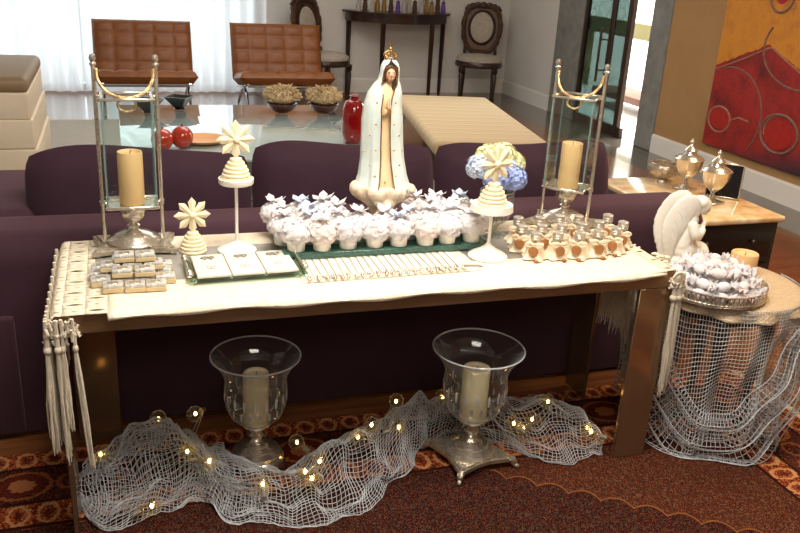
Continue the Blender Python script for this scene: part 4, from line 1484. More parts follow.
t = tag(MB().prism([(-0.05, 0.0), (0.055, -0.012), (0.05, 0.006), (-0.04, 0.020)], 0, 0.002).build('silver_card', 'satin', loc=(1.025, 2.315, 0.7232), angle=0), 'loose grey card lying at the end of the favour sticks', 'card')


# ================================================================== statue
st = thing('madonna_statue', 'painted statue of a veiled crowned woman praying on a cloud base', 'statue', (0.842, 2.665, GZ), math.radians(-5))
st.scale = (1, 1, 0.955)


def remesh(o, vox, smooth=6):
    md = o.modifiers.new('fuse', 'REMESH')
    md.mode = 'VOXEL'
    md.voxel_size = vox
    md.use_smooth_shade = True
    sm = o.modifiers.new('soften', 'SMOOTH')
    sm.iterations = smooth
    sm.factor = 0.5
    return o


# cloud base with a scrolling shell underneath
mb = MB()
mb.lathe([(0.001, 0), (0.058, 0), (0.060, 0.02), (0.046, 0.04), (0.040, 0.07), (0.050, 0.09), (0.078, 0.112), (0.098, 0.132), (0.106, 0.150), (0.103, 0.165), (0.088, 0.170), (0.001, 0.168)], 64, sy=0.78,
         wob=lambda a, z, r: 1 + (0.09 * math.sin(a * 7 + z * 20) + 0.05 * math.sin(a * 15 - z * 30)) * (1 if z > 0.08 else 0.6))
mb.ball((0.0, -0.050, 0.095), (0.030, 0.022, 0.045), 14, 10)
mb.ball((-0.020, -0.055, 0.120), (0.020, 0.018, 0.026), 12, 8)
mb.ball((0.020, -0.055, 0.115), (0.020, 0.018, 0.024), 12, 8)
mb.ball((-0.096, -0.015, 0.160), (0.020, 0.03, 0.022), 10, 8)
mb.ball((0.098, -0.015, 0.152), (0.018, 0.03, 0.018), 10, 8)
o = mb.build('cloud_base', 'cloudbase', st)
remesh(o, 0.0035, 3)

# levels of the figure: z, half width, half depth, x offset, y offset
LV = [(0.155, 0.094, 0.070, 0.000, 0.000), (0.20, 0.081, 0.060, -0.001, 0.002), (0.26, 0.073, 0.054, -0.004, 0.004), (0.33, 0.070, 0.053, -0.008, 0.003), (0.40, 0.068, 0.054, -0.010, 0.003),
      (0.45, 0.062, 0.052, -0.010, 0.004), (0.49, 0.056, 0.046, -0.005, 0.002), (0.515, 0.046, 0.036, 0.000, 0.001), (0.535, 0.034, 0.031, 0.004, -0.002), (0.555, 0.031, 0.030, 0.006, -0.004),
      (0.575, 0.030, 0.029, 0.007, -0.004), (0.592, 0.025, 0.025, 0.007, -0.002), (0.604, 0.014, 0.015, 0.007, 0.000), (0.609, 0.003, 0.003, 0.007, 0.0)]


def lv(z):
    for a, b in zip(LV, LV[1:]):
        if a[0] <= z <= b[0]:
            t = (z - a[0]) / (b[0] - a[0])
            t2 = t
            return [a[k] + (b[k] - a[k]) * t2 for k in range(1, 5)]
    return list(LV[-1][1:]) if z > LV[-1][0] else list(LV[0][1:])


def gap(z):
    """half opening angle of the mantle at the front"""
    pts = [(0.155, 16), (0.26, 12), (0.38, 11), (0.45, 13), (0.49, 14), (0.508, 24), (0.522, 40), (0.56, 52), (0.585, 42), (0.597, 12), (0.604, 4), (0.609, 1)]
    for a, b in zip(pts, pts[1:]):
        if a[0] <= z <= b[0]:
            return math.radians(a[1] + (b[1] - a[1]) * (z - a[0]) / (b[0] - a[0]))
    return math.radians(pts[0][1])


def mantle(u, v):
    z = 0.155 + (0.609 - 0.155) * v
    w, d, ox, oy = lv(z)
    g = gap(z)
    a = -PI / 2 + g + (2 * PI - 2 * g) * u
    fold = 1 + 0.045 * math.sin(a * 9 + z * 6) * max(0, 1 - (z - 0.155) / 0.33) + 0.02 * math.sin(a * 17)*max(0, 1 - (z - 0.155) / 0.36)
    edge = 1 + 0.10 * math.exp(-((u - 0.0) / 0.03) ** 2) + 0.10 * math.exp(-((1 - u) / 0.03) ** 2) if z < 0.5 else 1
    return (ox + w * fold * edge * math.cos(a), oy + d * fold * edge * math.sin(a), z + (0.006 * math.sin(a * 4) if v < 0.02 else 0))


MB().grid(mantle, 90, 60).build('mantle', 'mantle', st, solid=0.004, angle=60)
# gown
MB().lathe([(0.080, 0.150), (0.080, 0.16), (0.064, 0.22), (0.054, 0.30), (0.047, 0.38), (0.040, 0.44), (0.036, 0.48), (0.022, 0.505), (0.016, 0.52), (0.001, 0.53)], 48, (-0.004, -0.004, 0), 1.0, 0.76,
           wob=lambda a, z, r: 1 + 0.05 * math.sin(a * 14) * max(0, min(1, (0.42 - z) / 0.2))).build('gown', 'dress', st, angle=60)
# gilded edges of the mantle and its little rosettes
for u0 in (0.0, 1.0):
    pts = []
    for k in range(40):
        p = Vector(mantle(u0, k / 41))
        pts.append(p + Vector((0, -0.0025, 0)))
    MB().tube(pts, 0.0022, 6).build('gilded_edge', 'gold', st)
for (u, v) in ((0.035, 0.12), (0.04, 0.32), (0.045, 0.52), (0.05, 0.68), (0.965, 0.12), (0.96, 0.32), (0.955, 0.52), (0.95, 0.68), (0.09, 0.2), (0.10, 0.43), (0.91, 0.2), (0.90, 0.43), (0.16, 0.3), (0.84, 0.3)):
    p = Vector(mantle(u, v))
    MB().ball(p + Vector((0, -0.002, 0)), (0.0036, 0.0025, 0.0036), 8, 5).build('rosette', 'gold', st)
for k in range(4):
    MB().ball((-0.004, -0.052 + 0.006 * k - (0.01 if k == 0 else 0), 0.19 + 0.075 * k), (0.0036, 0.0025, 0.0036), 8, 5).build('rosette', 'gold', st)
MB().tube([(-0.004 + 0.02 * math.cos(a), -0.050 + 0.012 * abs(math.sin(a)) + 0.004, 0.34 + 0.09 * math.sin(a)) for a in [PI * 1.02 + PI * i / 20 for i in range(20)]], 0.0018, 5).build('cord', 'gold', st)
# head: one fused mesh with face relief
HX, HY, HZ = 0.007, -0.013, 0.558
hd = MB()
hd.ball((HX, HY, HZ), (0.0185, 0.0205, 0.026), 18, 14)
hd.ball((HX, HY - 0.008, HZ - 0.013), (0.012, 0.011, 0.013), 12, 8)
hd.ball((HX, HY - 0.0205, HZ - 0.004), (0.0028, 0.0045, 0.007), 8, 6)
hd.ball((HX, HY - 0.0165, HZ - 0.0165), (0.006, 0.004, 0.003), 8, 6)
hd.tube([(HX - 0.001, HY + 0.006, HZ - 0.02), (HX - 0.002, HY + 0.010, HZ - 0.05)], [0.010, 0.012], 10)
o = hd.build('head', 'skin', st)
o.modifiers.new('fuse', 'REMESH').mode = 'VOXEL'
o.modifiers['fuse'].voxel_size = 0.0016
o.modifiers['fuse'].use_smooth_shade = True
s_ = o.modifiers.new('soften', 'SMOOTH')
s_.iterations = 3
for sx in (-1, 1):
    MB().ball((HX + sx * 0.0075, HY - 0.0178, HZ + 0.001), (0.0032, 0.0016, 0.0014), 8, 5).build('eye', 'dot_dark', o)
    MB().tube([(HX + sx * 0.0035, HY - 0.0195, HZ + 0.0055), (HX + sx * 0.0075, HY - 0.019, HZ + 0.0068), (HX + sx * 0.0115, HY - 0.0165, HZ + 0.005)], 0.0007, 4).build('eyebrow', 'hair', o)
MB().ball((HX, HY - 0.0198, HZ - 0.0145), (0.0042, 0.0016, 0.0013), 8, 5).build('mouth', 'lip', o)
hr = MB()
for sx in (-1, 1):
    hr.tube(spline([(HX, HY - 0.012, HZ + 0.024), (HX + sx * 0.013, HY - 0.012, HZ + 0.017), (HX + sx * 0.0185, HY - 0.008, HZ), (HX + sx * 0.019, HY - 0.003, HZ - 0.022)], 5), [0.0045] * 15 + [0.002], 6)
hr.build('hair', 'hair', st)
# praying hands
hn = MB()
for sx in (-1, 1):
    bx, by = -0.001 + sx * 0.0032, -0.054
    mx = T(bx, by, 0.452) @ rot('X', -18)
    hn.ball((0, 0, 0), (1, 1, 1), 10, 8, mx @ Matrix.Diagonal((0.0036, 0.0085, 0.012, 1)))
    for k, l in enumerate((0.020, 0.023, 0.022, 0.018)):
        y0 = -0.0062 + k * 0.0041
        hn.tube([mx @ Vector((0, y0, 0.006)), mx @ Vector((-sx * 0.0004, y0, 0.006 + l * .55)), mx @ Vector((-sx * 0.0012, y0 * .8, 0.006 + l))], [0.0024, 0.0022, 0.0014], 6)
    hn.tube([mx @ Vector((sx * .002, 0.007, -0.002)), mx @ Vector((sx * .003, 0.012, 0.006)), mx @ Vector((sx * .001, 0.0115, 0.014))], [0.0026, 0.0023, 0.0014], 6)
hn.build('hands', 'skin', st)
for sx in (-1, 1):
    MB().tube(spline([(-0.004 + sx * 0.036, -0.006, 0.462), (-0.004 + sx * 0.032, -0.020, 0.420), (-0.002 + sx * 0.014, -0.040, 0.424), (-0.001 + sx * 0.005, -0.050, 0.440)], 5), [0.011] * 5 + [0.010] * 5 + [0.008] * 5 + [0.006], 10).build('sleeve', 'dress', st)
# crown
cw = MB()
zc = 0.606
cw.tube([(HX + 0.015 * math.cos(2 * PI * i / 20), 0.0 + 0.015 * math.sin(2 * PI * i / 20), zc) for i in range(20)], 0.003, 6, True)
for i in range(6):
    a = 2 * PI * i / 6
    cw.tube(spline([(HX + 0.015 * math.cos(a), 0.015 * math.sin(a), zc), (HX + 0.021 * math.cos(a), 0.021 * math.sin(a), zc + 0.014), (HX + 0.010 * math.cos(a), 0.010 * math.sin(a), zc + 0.026), (HX, 0, zc + 0.029)], 4), 0.0022, 5)
    cw.ball((HX + 0.021 * math.cos(a + .5), 0.021 * math.sin(a + .5), zc + 0.010), 0.0032, 6, 5)
cw.ball((HX, 0, zc + 0.033), 0.006, 8, 6)
cw.tube([(HX, 0, zc + 0.036), (HX, 0, zc + 0.056)], 0.0022, 5).tube([(HX - 0.008, 0, zc + 0.048), (HX + 0.008, 0, zc + 0.048)], 0.0022, 5)
cw.build('crown', 'gold', st)

# ================================================================== hydrangeas
vz = thing('footed_glass_vase', 'clear footed glass vase holding the blue hydrangeas', 'vase', (1.247, 2.60, Z0))
MB().shell([(0.045, 0.0), (0.042, 0.006), (0.014, 0.014), (0.011, 0.03), (0.02, 0.042), (0.045, 0.06), (0.058, 0.09), (0.061, 0.12), (0.06, 0.165)], 0.003, 32).build('bowl', 'glass_blown', vz)
MB().tube([(0.0585 * math.cos(2 * PI * i / 32), 0.0585 * math.sin(2 * PI * i / 32), 0.165) for i in range(32)], 0.0022, 6, True).build('rim', 'glass_rim', vz)
hy = thing('hydrangea_bouquet', 'round bouquet of blue and cream hydrangeas behind the scalloped stand', 'flowers', (1.237, 2.60, Z0 + 0.045))
hy.scale = (0.87, 0.87, 0.87)


def head(c, R, m_, seed, n=90):
    rnd = random.Random(seed)
    mb = MB().ball(c, R * 0.85, 12, 8)
    for i in range(n):
        zz = 1 - 1.7 * (i + .5) / n
        a = i * 2.39996 + rnd.uniform(-.2, .2)
        q = math.sqrt(max(0, 1 - zz * zz))
        d = Vector((q * math.cos(a), q * math.sin(a), zz))
        p = Vector(c) + d * R * rnd.uniform(0.93, 1.07)
        t1 = d.cross(Vector((0.3, 0.2, 1))).normalized()
        t2 = d.cross(t1)
        ph = rnd.uniform(0, 1.5)
        for k in range(4):
            b = ph + k * PI / 2
            e = t1 * math.cos(b) + t2 * math.sin(b)
            f_ = t1 * -math.sin(b) + t2 * math.cos(b)
            s = R * 0.24
            vv = [p, p + e * s * .6 + f_ * s * .5 + d * s * .25, p + e * s * 1.1 + d * s * .15, p + e * s * .6 - f_ * s * .5 + d * s * .25]
            mb.add(vv, [(0, 1, 2, 3)])
    return mb.build('flower_head', m_, hy, angle=0)


head((-0.02, -0.055, 0.205), 0.054, 'hyd_blue', 1)
head((0.055, -0.045, 0.195), 0.050, 'hyd_blue', 2)
head((-0.075, 0.0, 0.235), 0.050, 'hyd_pale', 3)
head((0.02, 0.01, 0.275), 0.055, 'hyd_cream', 4)
head((-0.035, 0.02, 0.27), 0.05, 'hyd_cream', 5)
head((0.075, 0.02, 0.24), 0.05, 'hyd_cream', 6)
head((0.02, -0.02, 0.235), 0.05, 'hyd_pale', 7)
for i in range(7):
    a = 2 * PI * i / 7
    MB().tube([(0.02 * math.cos(a), 0.02 * math.sin(a), 0.012), (0.035 * math.cos(a), 0.035 * math.sin(a), 0.11), (0.045 * math.cos(a), 0.045 * math.sin(a), 0.19)], 0.003, 6).build('stalk', 'green', hy)

# ================================================================== little jars with medallions
jp = None
JROWS = [[(1.285, 2.352), (1.362, 2.346), (1.440, 2.338), (1.515, 2.345), (1.592, 2.360)],
         [(1.272, 2.432), (1.345, 2.428), (1.420, 2.425), (1.497, 2.422), (1.572, 2.436), (1.655, 2.415)],
         [(1.300, 2.520), (1.380, 2.510), (1.462, 2.520), (1.528, 2.505), (1.645, 2.500)]]
JARS = [p for r in JROWS for p in r]
JLAB = ['tiny glass favour jar with copper medallion, %s in the %s row' % (ordinal(q, len(r)), nm) for r, nm in zip(JROWS, ('front', 'middle', 'back')) for q in range(len(r))]
rnd = random.Random(8)
for i, (x, y) in enumerate(JARS):
    rz = math.radians(rnd.uniform(-45, -5))
    if jp is None:
        jp = thing('favour_jar', JLAB[i], 'jar', (x, y, Z0), rz, 'tiny glass favour jars')
        MB().shell([(0.019, 0.001), (0.021, 0.004), (0.021, 0.046), (0.014, 0.055), (0.014, 0.06)], 0.0018, 20).build('glass_body', 'glass_blown', jp)
        MB().lathe([(0.018, 0.004), (0.0185, 0.044), (0.001, 0.045)], 16).build('filling', 'ribbon', jp)
        MB().lathe([(0.0155, 0.058), (0.0165, 0.060), (0.0165, 0.064), (0.0155, 0.065), (0.0165, 0.067), (0.0165, 0.071), (0.0155, 0.072), (0.0165, 0.074), (0.0162, 0.080), (0.013, 0.082), (0.001, 0.082)], 20).build('cap', 'cap', jp)
        MB().lathe([(0.001, -0.0015), (0.0135, -0.0015), (0.0148, 0), (0.0135, 0.0015), (0.001, 0.0025)], 20, mx=T(0, -0.031, 0.030) @ rot('X', 78)).build('medallion', 'medal', jp)
        MB().lathe([(0.0225, 0.040), (0.0235, 0.034), (0.026, 0.020), (0.033, 0.006), (0.036, 0.003), (0.031, 0.002)], 36, wob=lambda a, z, r: 1 + (0.03 + 0.16 * (0.04 - z) / 0.04) * math.sin(a * 5 + z * 60)).build('fabric_skirt', 'ribbon', jp, solid=0.001)
        for sg in (-1, 1):
            MB().tube(spline([(0, -0.0235, 0.047), (sg * 0.012, -0.027, 0.055), (sg * 0.024, -0.022, 0.049), (sg * 0.014, -0.025, 0.042), (0, -0.0235, 0.045)], 4), 0.0038, 6).build('bow_loop', 'ribbon', jp)
        MB().tube([(0.0222 * math.cos(2 * PI * k / 20), 0.0222 * math.sin(2 * PI * k / 20), 0.044) for k in range(20)], 0.003, 6, True).build('ribbon_band', 'ribbon', jp)
        MB().ball((0.012, -0.040, 0.0055), (0.008, 0.006, 0.005), 8, 6).build('charm', 'medal', jp)
        jp.scale = (1.12, 1.12, 1.12)
    else:
        dup(jp, (x, y, Z0), rz, JLAB[i])


# ================================================================== floor hurricanes
def hurricane(loc, s, square, label, rz=0):
    t = thing('hurricane_vase', label, 'candle holder', loc, rz, 'glass candle holders on the rug')
    z0 = 0.150 * s
    prof = [(0.030, 0), (0.055, 0.010), (0.082, 0.036), (0.098, 0.075), (0.103, 0.11), (0.101, 0.14), (0.099, 0.16), (0.102, 0.182), (0.113, 0.208), (0.129, 0.232), (0.144, 0.250)]
    g = MB().shell([(r * s, z * s) for r, z in prof], 0.003, 40, (0, 0, z0)).build('glass_bowl', 'glass_blown', t)
    MB().tube([(0.1435 * s * math.cos(2 * PI * i / 48), 0.1435 * s * math.sin(2 * PI * i / 48), z0 + 0.252 * s) for i in range(48)], 0.003, 6, True).build('glass_rim', 'glass_rim', g)
    # cut drops around the bowl
    for k in range(18):
        a = 2 * PI * k / 18
        for (r, z, h) in ((0.1015, 0.115, 0.020), (0.090, 0.068, 0.014)):
            q = a + (0.17 if z < 0.1 else 0)
            MB().ball((0, 0, 0), (0.005 * s, 0.002 * s, h * s), 8, 6, T(r * s * math.cos(q), r * s * math.sin(q), z0 + z * s) @ Matrix.Rotation(q + PI / 2, 4, 'Z')).build('cut_facet', 'glass_rim', g)
    MB().lathe([(r * s, z * s) for r, z in ((0.082, 0.036), (0.084, 0.042), (0.08, 0.05), (0.06, 0.058), (0.058, 0.064), (0.04, 0.072), (0.038, 0.08), (0.02, 0.09), (0.016, 0.10), (0.027, 0.108), (0.028, 0.115),
                                            (0.018, 0.122), (0.018, 0.128), (0.040, 0.140), (0.047, 0.150), (0.043, 0.158), (0.03, 0.15))], 36).build('stem', 'silver', t)
    if square:
        b = MB()
        out = []
        for i in range(4):
            c, d = [Vector((0.105 * s * math.copysign(1, math.cos(PI / 4 + (i + q) * PI / 2)), 0.105 * s * math.copysign(1, math.sin(PI / 4 + (i + q) * PI / 2)))) for q in (0, 1)]
            for k in range(10):
                p = c.lerp(d, k / 10)
                p = p - p.normalized() * 0.018 * s * math.sin(PI * k / 10)
                out.append((p.x, p.y))
        b.prism(out, 0.022 * s, 0.034 * s).prism([(x * .92, y * .92) for x, y in out], 0.034 * s, 0.040 * s)
        b.build('plinth', 'silver_carved', t, angle=30)
        for i in range(4):
            a = PI / 4 + i * PI / 2
            c = Vector((0.105 * s * math.copysign(1, math.cos(a)), 0.105 * s * math.copysign(1, math.sin(a)), 0))
            n = c.normalized()
            MB().tube(spline([c * 0.9 + Vector((0, 0, 0.03 * s)), c * 1.0 + Vector((0, 0, 0.022 * s)), c * 1.0 + Vector((0, 0, 0.012 * s)), c * 1.12 + Vector((0, 0, 0.005 * s))], 4), [0.012 * s] * 4 + [0.010 * s] * 4 + [0.007 * s] * 4 + [0.004 * s], 8).build('claw_foot', 'silver_carved', t)
    else:
        MB().lathe([(0.09 * s, 0.0), (0.092 * s, 0.01 * s), (0.088 * s, 0.022 * s), (0.092 * s, 0.03 * s), (0.084 * s, 0.037 * s)], 36).build('foot', 'silver', t)
    return t


hurricane((0.372, 2.435, 0.0142), 1.0, False, 'glass hurricane candle holder on round silver foot, left on the rug')
candle((0.372, 2.435, 0.0142 + 0.1535), 0.042, 0.185, 'carved ivory candle in the left glass holder on the rug', 'wax_floor')
hurricane((1.087, 2.29, 0.0147), 1.06, True, 'glass hurricane candle holder on square clawed silver base, right on the rug', math.radians(12))
candle((1.087, 2.29, 0.0147 + 0.1635), 0.046, 0.19, 'carved ivory candle in the right glass holder on the rug', 'wax_floor')


# ================================================================== nets
def net_from(fn, nu, nv, name, m_, label, cat, thick=0.0024, group=None):
    mb = MB().grid(fn, nu, nv)
    o = mb.build(name, m_, None, angle=0)
    wf = o.modifiers.new('strands', 'WIREFRAME')
    wf.thickness = thick
    wf.use_even_offset = False
    wf.use_boundary = True
    wf.use_replace = True
    return tag(o, label, cat, group)


def cat_rom(tab, t):
    n = len(tab) - 1
    k = min(max(t, 0), 1) * n
    i = min(int(k), n - 1)
    f = k - i
    a, b, c, d = [Vector(tab[max(0, min(n, i + q))]) for q in (-1, 0, 1, 2)]
    return 0.5 * ((2 * b) + (c - a) * f + (2 * a - 5 * b + 4 * c - d) * f * f + (3 * b - a - 3 * c + d) * f ** 3)


#  columns: (front point, front slope point, crest, back point)
COLS = [((-0.19, 2.37, .0), (-0.19, 2.39, .03), (-0.185, 2.42, .05), (-0.185, 2.47, .0)),
        ((-0.12, 2.19, .0), (-0.11, 2.26, .04), (-0.10, 2.40, .11), (-0.09, 2.52, .0)),
        ((0.02, 2.21, .0), (0.03, 2.34, .05), (0.04, 2.47, .165), (0.06, 2.58, .03)),
        ((0.15, 2.26, .0), (0.16, 2.36, .03), (0.15, 2.45, .13), (0.14, 2.60, .05)),
        ((0.24, 2.15, .0), (0.24, 2.24, .03), (0.22, 2.34, .09), (0.23, 2.50, .05)),
        ((0.36, 2.09, .0), (0.36, 2.18, .03), (0.37, 2.27, .07), (0.37, 2.335, .045)),
        ((0.50, 2.06, .0), (0.50, 2.15, .03), (0.50, 2.25, .06), (0.49, 2.34, .02)),
        ((0.62, 2.07, .0), (0.62, 2.16, .05), (0.62, 2.30, .13), (0.60, 2.43, .02)),
        ((0.74, 2.17, .0), (0.74, 2.22, .06), (0.75, 2.34, .12), (0.74, 2.48, .03)),
        ((0.86, 2.27, .0), (0.86, 2.33, .08), (0.88, 2.43, .15), (0.88, 2.55, .02)),
        ((0.95, 2.38, .0), (0.96, 2.42, .10), (0.97, 2.46, .17), (0.98, 2.56, .02)),
        ((1.08, 2.44, .0), (1.09, 2.45, .07), (1.09, 2.50, .10), (1.10, 2.58, .01)),
        ((1.22, 2.36, .0), (1.22, 2.41, .06), (1.23, 2.50, .09), (1.24, 2.60, .02)),
        ((1.33, 2.20, .0), (1.33, 2.27, .05), (1.34, 2.42, .08), (1.35, 2.58, .05)),
        ((1.45, 2.18, .0), (1.45, 2.26, .07), (1.47, 2.42, .12), (1.48, 2.56, .02)),
        ((1.565, 2.20, .0), (1.565, 2.24, .06), (1.57, 2.34, .07), (1.57, 2.46, .0))]


def floor_net(u, v):
    col = [cat_rom([c[k] for c in COLS], u) for k in range(4)]
    p = cat_rom(col, v)
    rip = 0.012 * math.sin(u * 95 + v * 5) * math.sin(v * PI) + 0.034 * (abs(nz(u * 19, v * 4, 3)) - 0.2) + 0.022 * nz(u * 44, v * 7, 6)
    p.z = max(0.0165 + 0.002 * math.sin(u * 300 + v * 40), p.z + 0.016 + rip)
    p.y += 0.012 * math.sin(u * 60 + v * 9)
    p.x += 0.020 * nz(u * 24, v * 5, 8)
    p.y += 0.020 * nz(u * 21, v * 5, 4)
    # keep clear of the round silver foot and the square base
    for (cx, cy, r) in ((0.372, 2.435, 0.105), (1.087, 2.29, 0.15)):
        d = Vector((p.x - cx, p.y - cy))
        if d.length < r and p.z < 0.12:
            d = d.normalized() * r if d.length > 1e-6 else Vector((0, -r))
            p.x, p.y = cx + d.x, cy + d.y
    return p


net_from(floor_net, 150, 32, 'floor_netting', 'net', 'long grey net crumpled over the rug under the table', 'netting', 0.0036)


def floor_net2(u, v):
    """second layer folded back over the heap at the left"""
    p = floor_net(0.03 + 0.30 * u, 0.12 + 0.80 * v)
    p.z += 0.010 + 0.018 * math.sin(PI * u) * math.sin(PI * v) + 0.02 * nz(u * 8, v * 6, 11)
    p.x += 0.02 * math.sin(v * 6)
    return p


net_from(floor_net2, 46, 26, 'floor_netting', 'net', 'folded top layer of the grey net heaped at the left under the table', 'netting', 0.0036)


# ---- right round table with its drapes
RC = Vector((2.10, 2.39, 0))
RZ = 0.575
rtb = thing('round_table', 'small round table under shimmering fabric beside the bronze table', 'table', (RC.x, RC.y, 0))
MB().lathe([(0.001, 0.545), (0.262, 0.545), (0.268, 0.55), (0.268, 0.565), (0.262, 0.57), (0.001, 0.57)], 48).build('tabletop', 'darkwood', rtb)
MB().lathe([(0.20, 0.47), (0.20, 0.545)], 40).build('apron', 'darkwood', rtb)
for i in range(4):
    a = PI / 4 + i * PI / 2 + 0.25
    MB().tube(spline([(0.17 * math.cos(a), 0.17 * math.sin(a), 0.52), (0.20 * math.cos(a), 0.20 * math.sin(a), 0.36), (0.17 * math.cos(a), 0.17 * math.sin(a), 0.15), (0.21 * math.cos(a), 0.21 * math.sin(a), 0.018)], 5), [0.026] * 5 + [0.022] * 5 + [0.015] * 5 + [0.018], 8).build('leg', 'darkwood', rtb)


def topcloth(u, v):
    a = 2 * PI * u
    if v < 0.6:
        r = 0.274 * v / 0.6
        return Vector((r * math.cos(a), r * math.sin(a), 0.0015))
    k = (v - 0.6) / 0.4
    r = 0.274 + 0.012 * math.sin(min(1, k * 3) * PI / 2) + 0.012 * k * math.sin(a * 14) + 0.02 * k
    return Vector((r * math.cos(a), r * math.sin(a), 0.0015 - 0.035 * k - 0.008 * k * math.sin(a * 3 + 1)))


tag(MB().grid(topcloth, 96, 16, True).build('table_topper', 'glitter', loc=(RC.x, RC.y, 0.571), solid=0.0015, angle=60), 'shimmering beige fabric covering the round table top', 'tablecloth')


def side_net(u, v):
    a = math.radians(-236 + 240 * u + 16 * v * math.sin(u * 5 + 0.6))
    hang = 0.553 - 0.36 * max(0, (u - 0.58) / 0.42) ** 1.2 - 0.05 * abs(math.sin(u * 7.3 + .5))
    fold = math.sin(u * 40 + 2.6 * math.sin(v * 2.6 + u * 5)) + 0.6 * math.sin(u * 71 + v * 4)
    r = 0.292 + 0.016 * min(1, v * 5) + 0.034 * (v ** 0.8) * fold + 0.012 * v * math.sin(u * PI) - 0.05 * v * max(0, u - 0.5) + 0.03 * nz(u * 9, v * 4, 1) * v
    r = r if v < 0.12 else max(r, 0.25)
    z = 0.571 - hang * v + 0.035 * math.sin(v * PI) * math.sin(u * 11 + 1.0)
    r = max(r, 0.294 if v < 0.12 else 0.24)
    x = RC.x + r * math.cos(a)
    y = RC.y + r * math.sin(a)
    return Vector((max(x, 1.775 + 0.015 * v * fold), y, max(z, 0.018)))


net_from(side_net, 118, 34, 'table_netting', 'net_dark', 'silver net draped around the round side table', 'netting', 0.0034)


def swag_net(u, v):
    """a scarf-like fold that sags from the tray to the floor and up again to the right"""
    c = cat_rom([(-188, 0.50, 0.0), (-172, 0.34, 0.02), (-150, 0.14, 0.045), (-122, 0.05, 0.05), (-95, 0.12, 0.045), (-70, 0.30, 0.03), (-48, 0.50, 0.0)], u)
    w = 0.055 + 0.085 * math.sin(PI * u)
    a = math.radians(c.x + (v - 0.5) * 46 * math.cos(PI * u))
    z = c.y + (v - 0.5) * 2 * w * (0.35 + 0.65 * math.sin(PI * u))
    r = 0.330 + 0.6 * c.z + 0.018 * math.sin(v * 21 + u * 4) + 0.012 * math.sin(u * 33)
    x = RC.x + r * math.cos(a)
    return Vector((max(x, 1.765), RC.y + r * math.sin(a), max(z, 0.02)))


net_from(swag_net, 62, 17, 'table_netting', 'net', 'looped scarf of net sagging across the front of the round table', 'netting', 0.0034)
# net wrapped around the near right leg
def leg_net(u, v):
    a = 2 * PI * u
    r = 0.035 + 0.012 * v + 0.006 * math.sin(a * 5 + v * 3)
    return Vector((2.185 + r * math.cos(a) + 0.02 * v, 2.15 + r * math.sin(a) - 0.03 * v, 0.30 - 0.282 * v))


net_from(leg_net, 22, 24, 'leg_netting', 'net_dark', 'strip of net hanging beside the right leg of the round table', 'netting', 0.0026)


# ---- string of bulbs in the floor net
sl_ = thing('string_lights', 'string of clear globe bulbs glowing in the floor net', 'string lights', (0.7, 2.35, 0))
BL = [(-0.116, 2.386, .13, 2.6), (0.024, 2.205, .045, 0.2), (0.064, 2.51, .16, 2.0), (0.182, 2.50, .17, -2.2), (0.143, 2.373, .11, -1.4), (0.206, 2.319, .10, -0.7), (0.508, 2.424, .06, 2.2),
      (0.49, 2.207, .09, 2.8), (0.543, 2.238, .10, 0.6), (0.507, 2.181, .08, -1), (0.356, 2.202, .07, 1.5), (0.687, 2.302, .13, 2.8), (0.746, 2.350, .14, 0.4), (0.864, 2.45, .16, 0.9), (0.842, 2.346, .12, 0),
      (1.05, 2.475, .14, 2.9), (1.268, 2.325, .09, 2.0), (1.298, 2.305, .075, -1.3), (1.341, 2.329, .095, 0.8), (1.52, 2.22, .085, 2.5), (1.535, 2.27, .07, -0.5), (1.434, 2.392, .12, 1.2)]
prevp = None
for i, (x, y, z, a) in enumerate(BL):
    p = Vector((x - 0.7, y - 2.35, z))
    d = Vector((math.cos(a), math.sin(a), 0.25)).normalized()
    p.z += 0.018
    q = d.to_track_quat('Z', 'Y').to_matrix().to_4x4()
    b = MB().lathe([(0.008, -0.034), (0.010, -0.026), (0.016, -0.020), (0.024, -0.008), (0.027, 0.004), (0.024, 0.016), (0.014, 0.025), (0.001, 0.028)], 18, mx=T(*p) @ q).build('bulb', 'bulb', sl_)
    MB().ball(p, (0.0055, 0.0055, 0.0075), 8, 6).build('filament', 'glow', b)
    MB().lathe([(0.0085, -0.056), (0.010, -0.034)], 10, mx=T(*p) @ q).build('cap', 'bulb_base', b)
order = sorted(range(len(BL)), key=lambda i: BL[i][0])
wp = []
for i in order:
    x, y, z, a = BL[i]
    d = Vector((math.cos(a), math.sin(a), 0.25)).normalized()
    wp.append(Vector((x - 0.7, y - 2.35, z + 0.018)) - d * 0.055)
MB().tube(spline(wp, 4), 0.0014, 5).build('wire', 'wire', sl_)
# ================================================================== things on the round table
TZ = 0.5737
ty = thing('gallery_tray', 'round silver tray with pierced rim holding white favours', 'tray', (1.985, 2.30, TZ), 0)
TR = 0.182
MB().lathe([(0.001, 0.004), (TR, 0.004), (TR + 0.004, 0.0065), (TR, 0.009), (0.001, 0.009)], 56).build('plate', 'silver', ty)
gl_ = MB().tube([(TR * math.cos(2 * PI * i / 64), TR * math.sin(2 * PI * i / 64), 0.046) for i in range(64)], 0.0038, 6, True)
gl_.build('rim', 'silver', ty)
MB().tube([((TR + 0.001) * math.cos(2 * PI * i / 64), (TR + 0.001) * math.sin(2 * PI * i / 64), 0.014) for i in range(64)], 0.0038, 6, True).build('lower_band', 'silver', ty)
slat_me = MB().bbox((0, 0, 0.030), (0.003, 0.0085, 0.032), 0.001, 1).mesh('gallery_slat')
slat_me.materials.append(M['silver'])
for i in range(72):
    a = 2 * PI * i / 72
    o = link('gallery_slat', slat_me, ty, (TR * math.cos(a), TR * math.sin(a), 0), a)
for i in range(4):
    a = PI / 4 + i * PI / 2
    MB().ball((0.15 * math.cos(a), 0.15 * math.sin(a), 0.002), (0.008, 0.008, 0.003), 8, 6).build('foot', 'silver', ty)

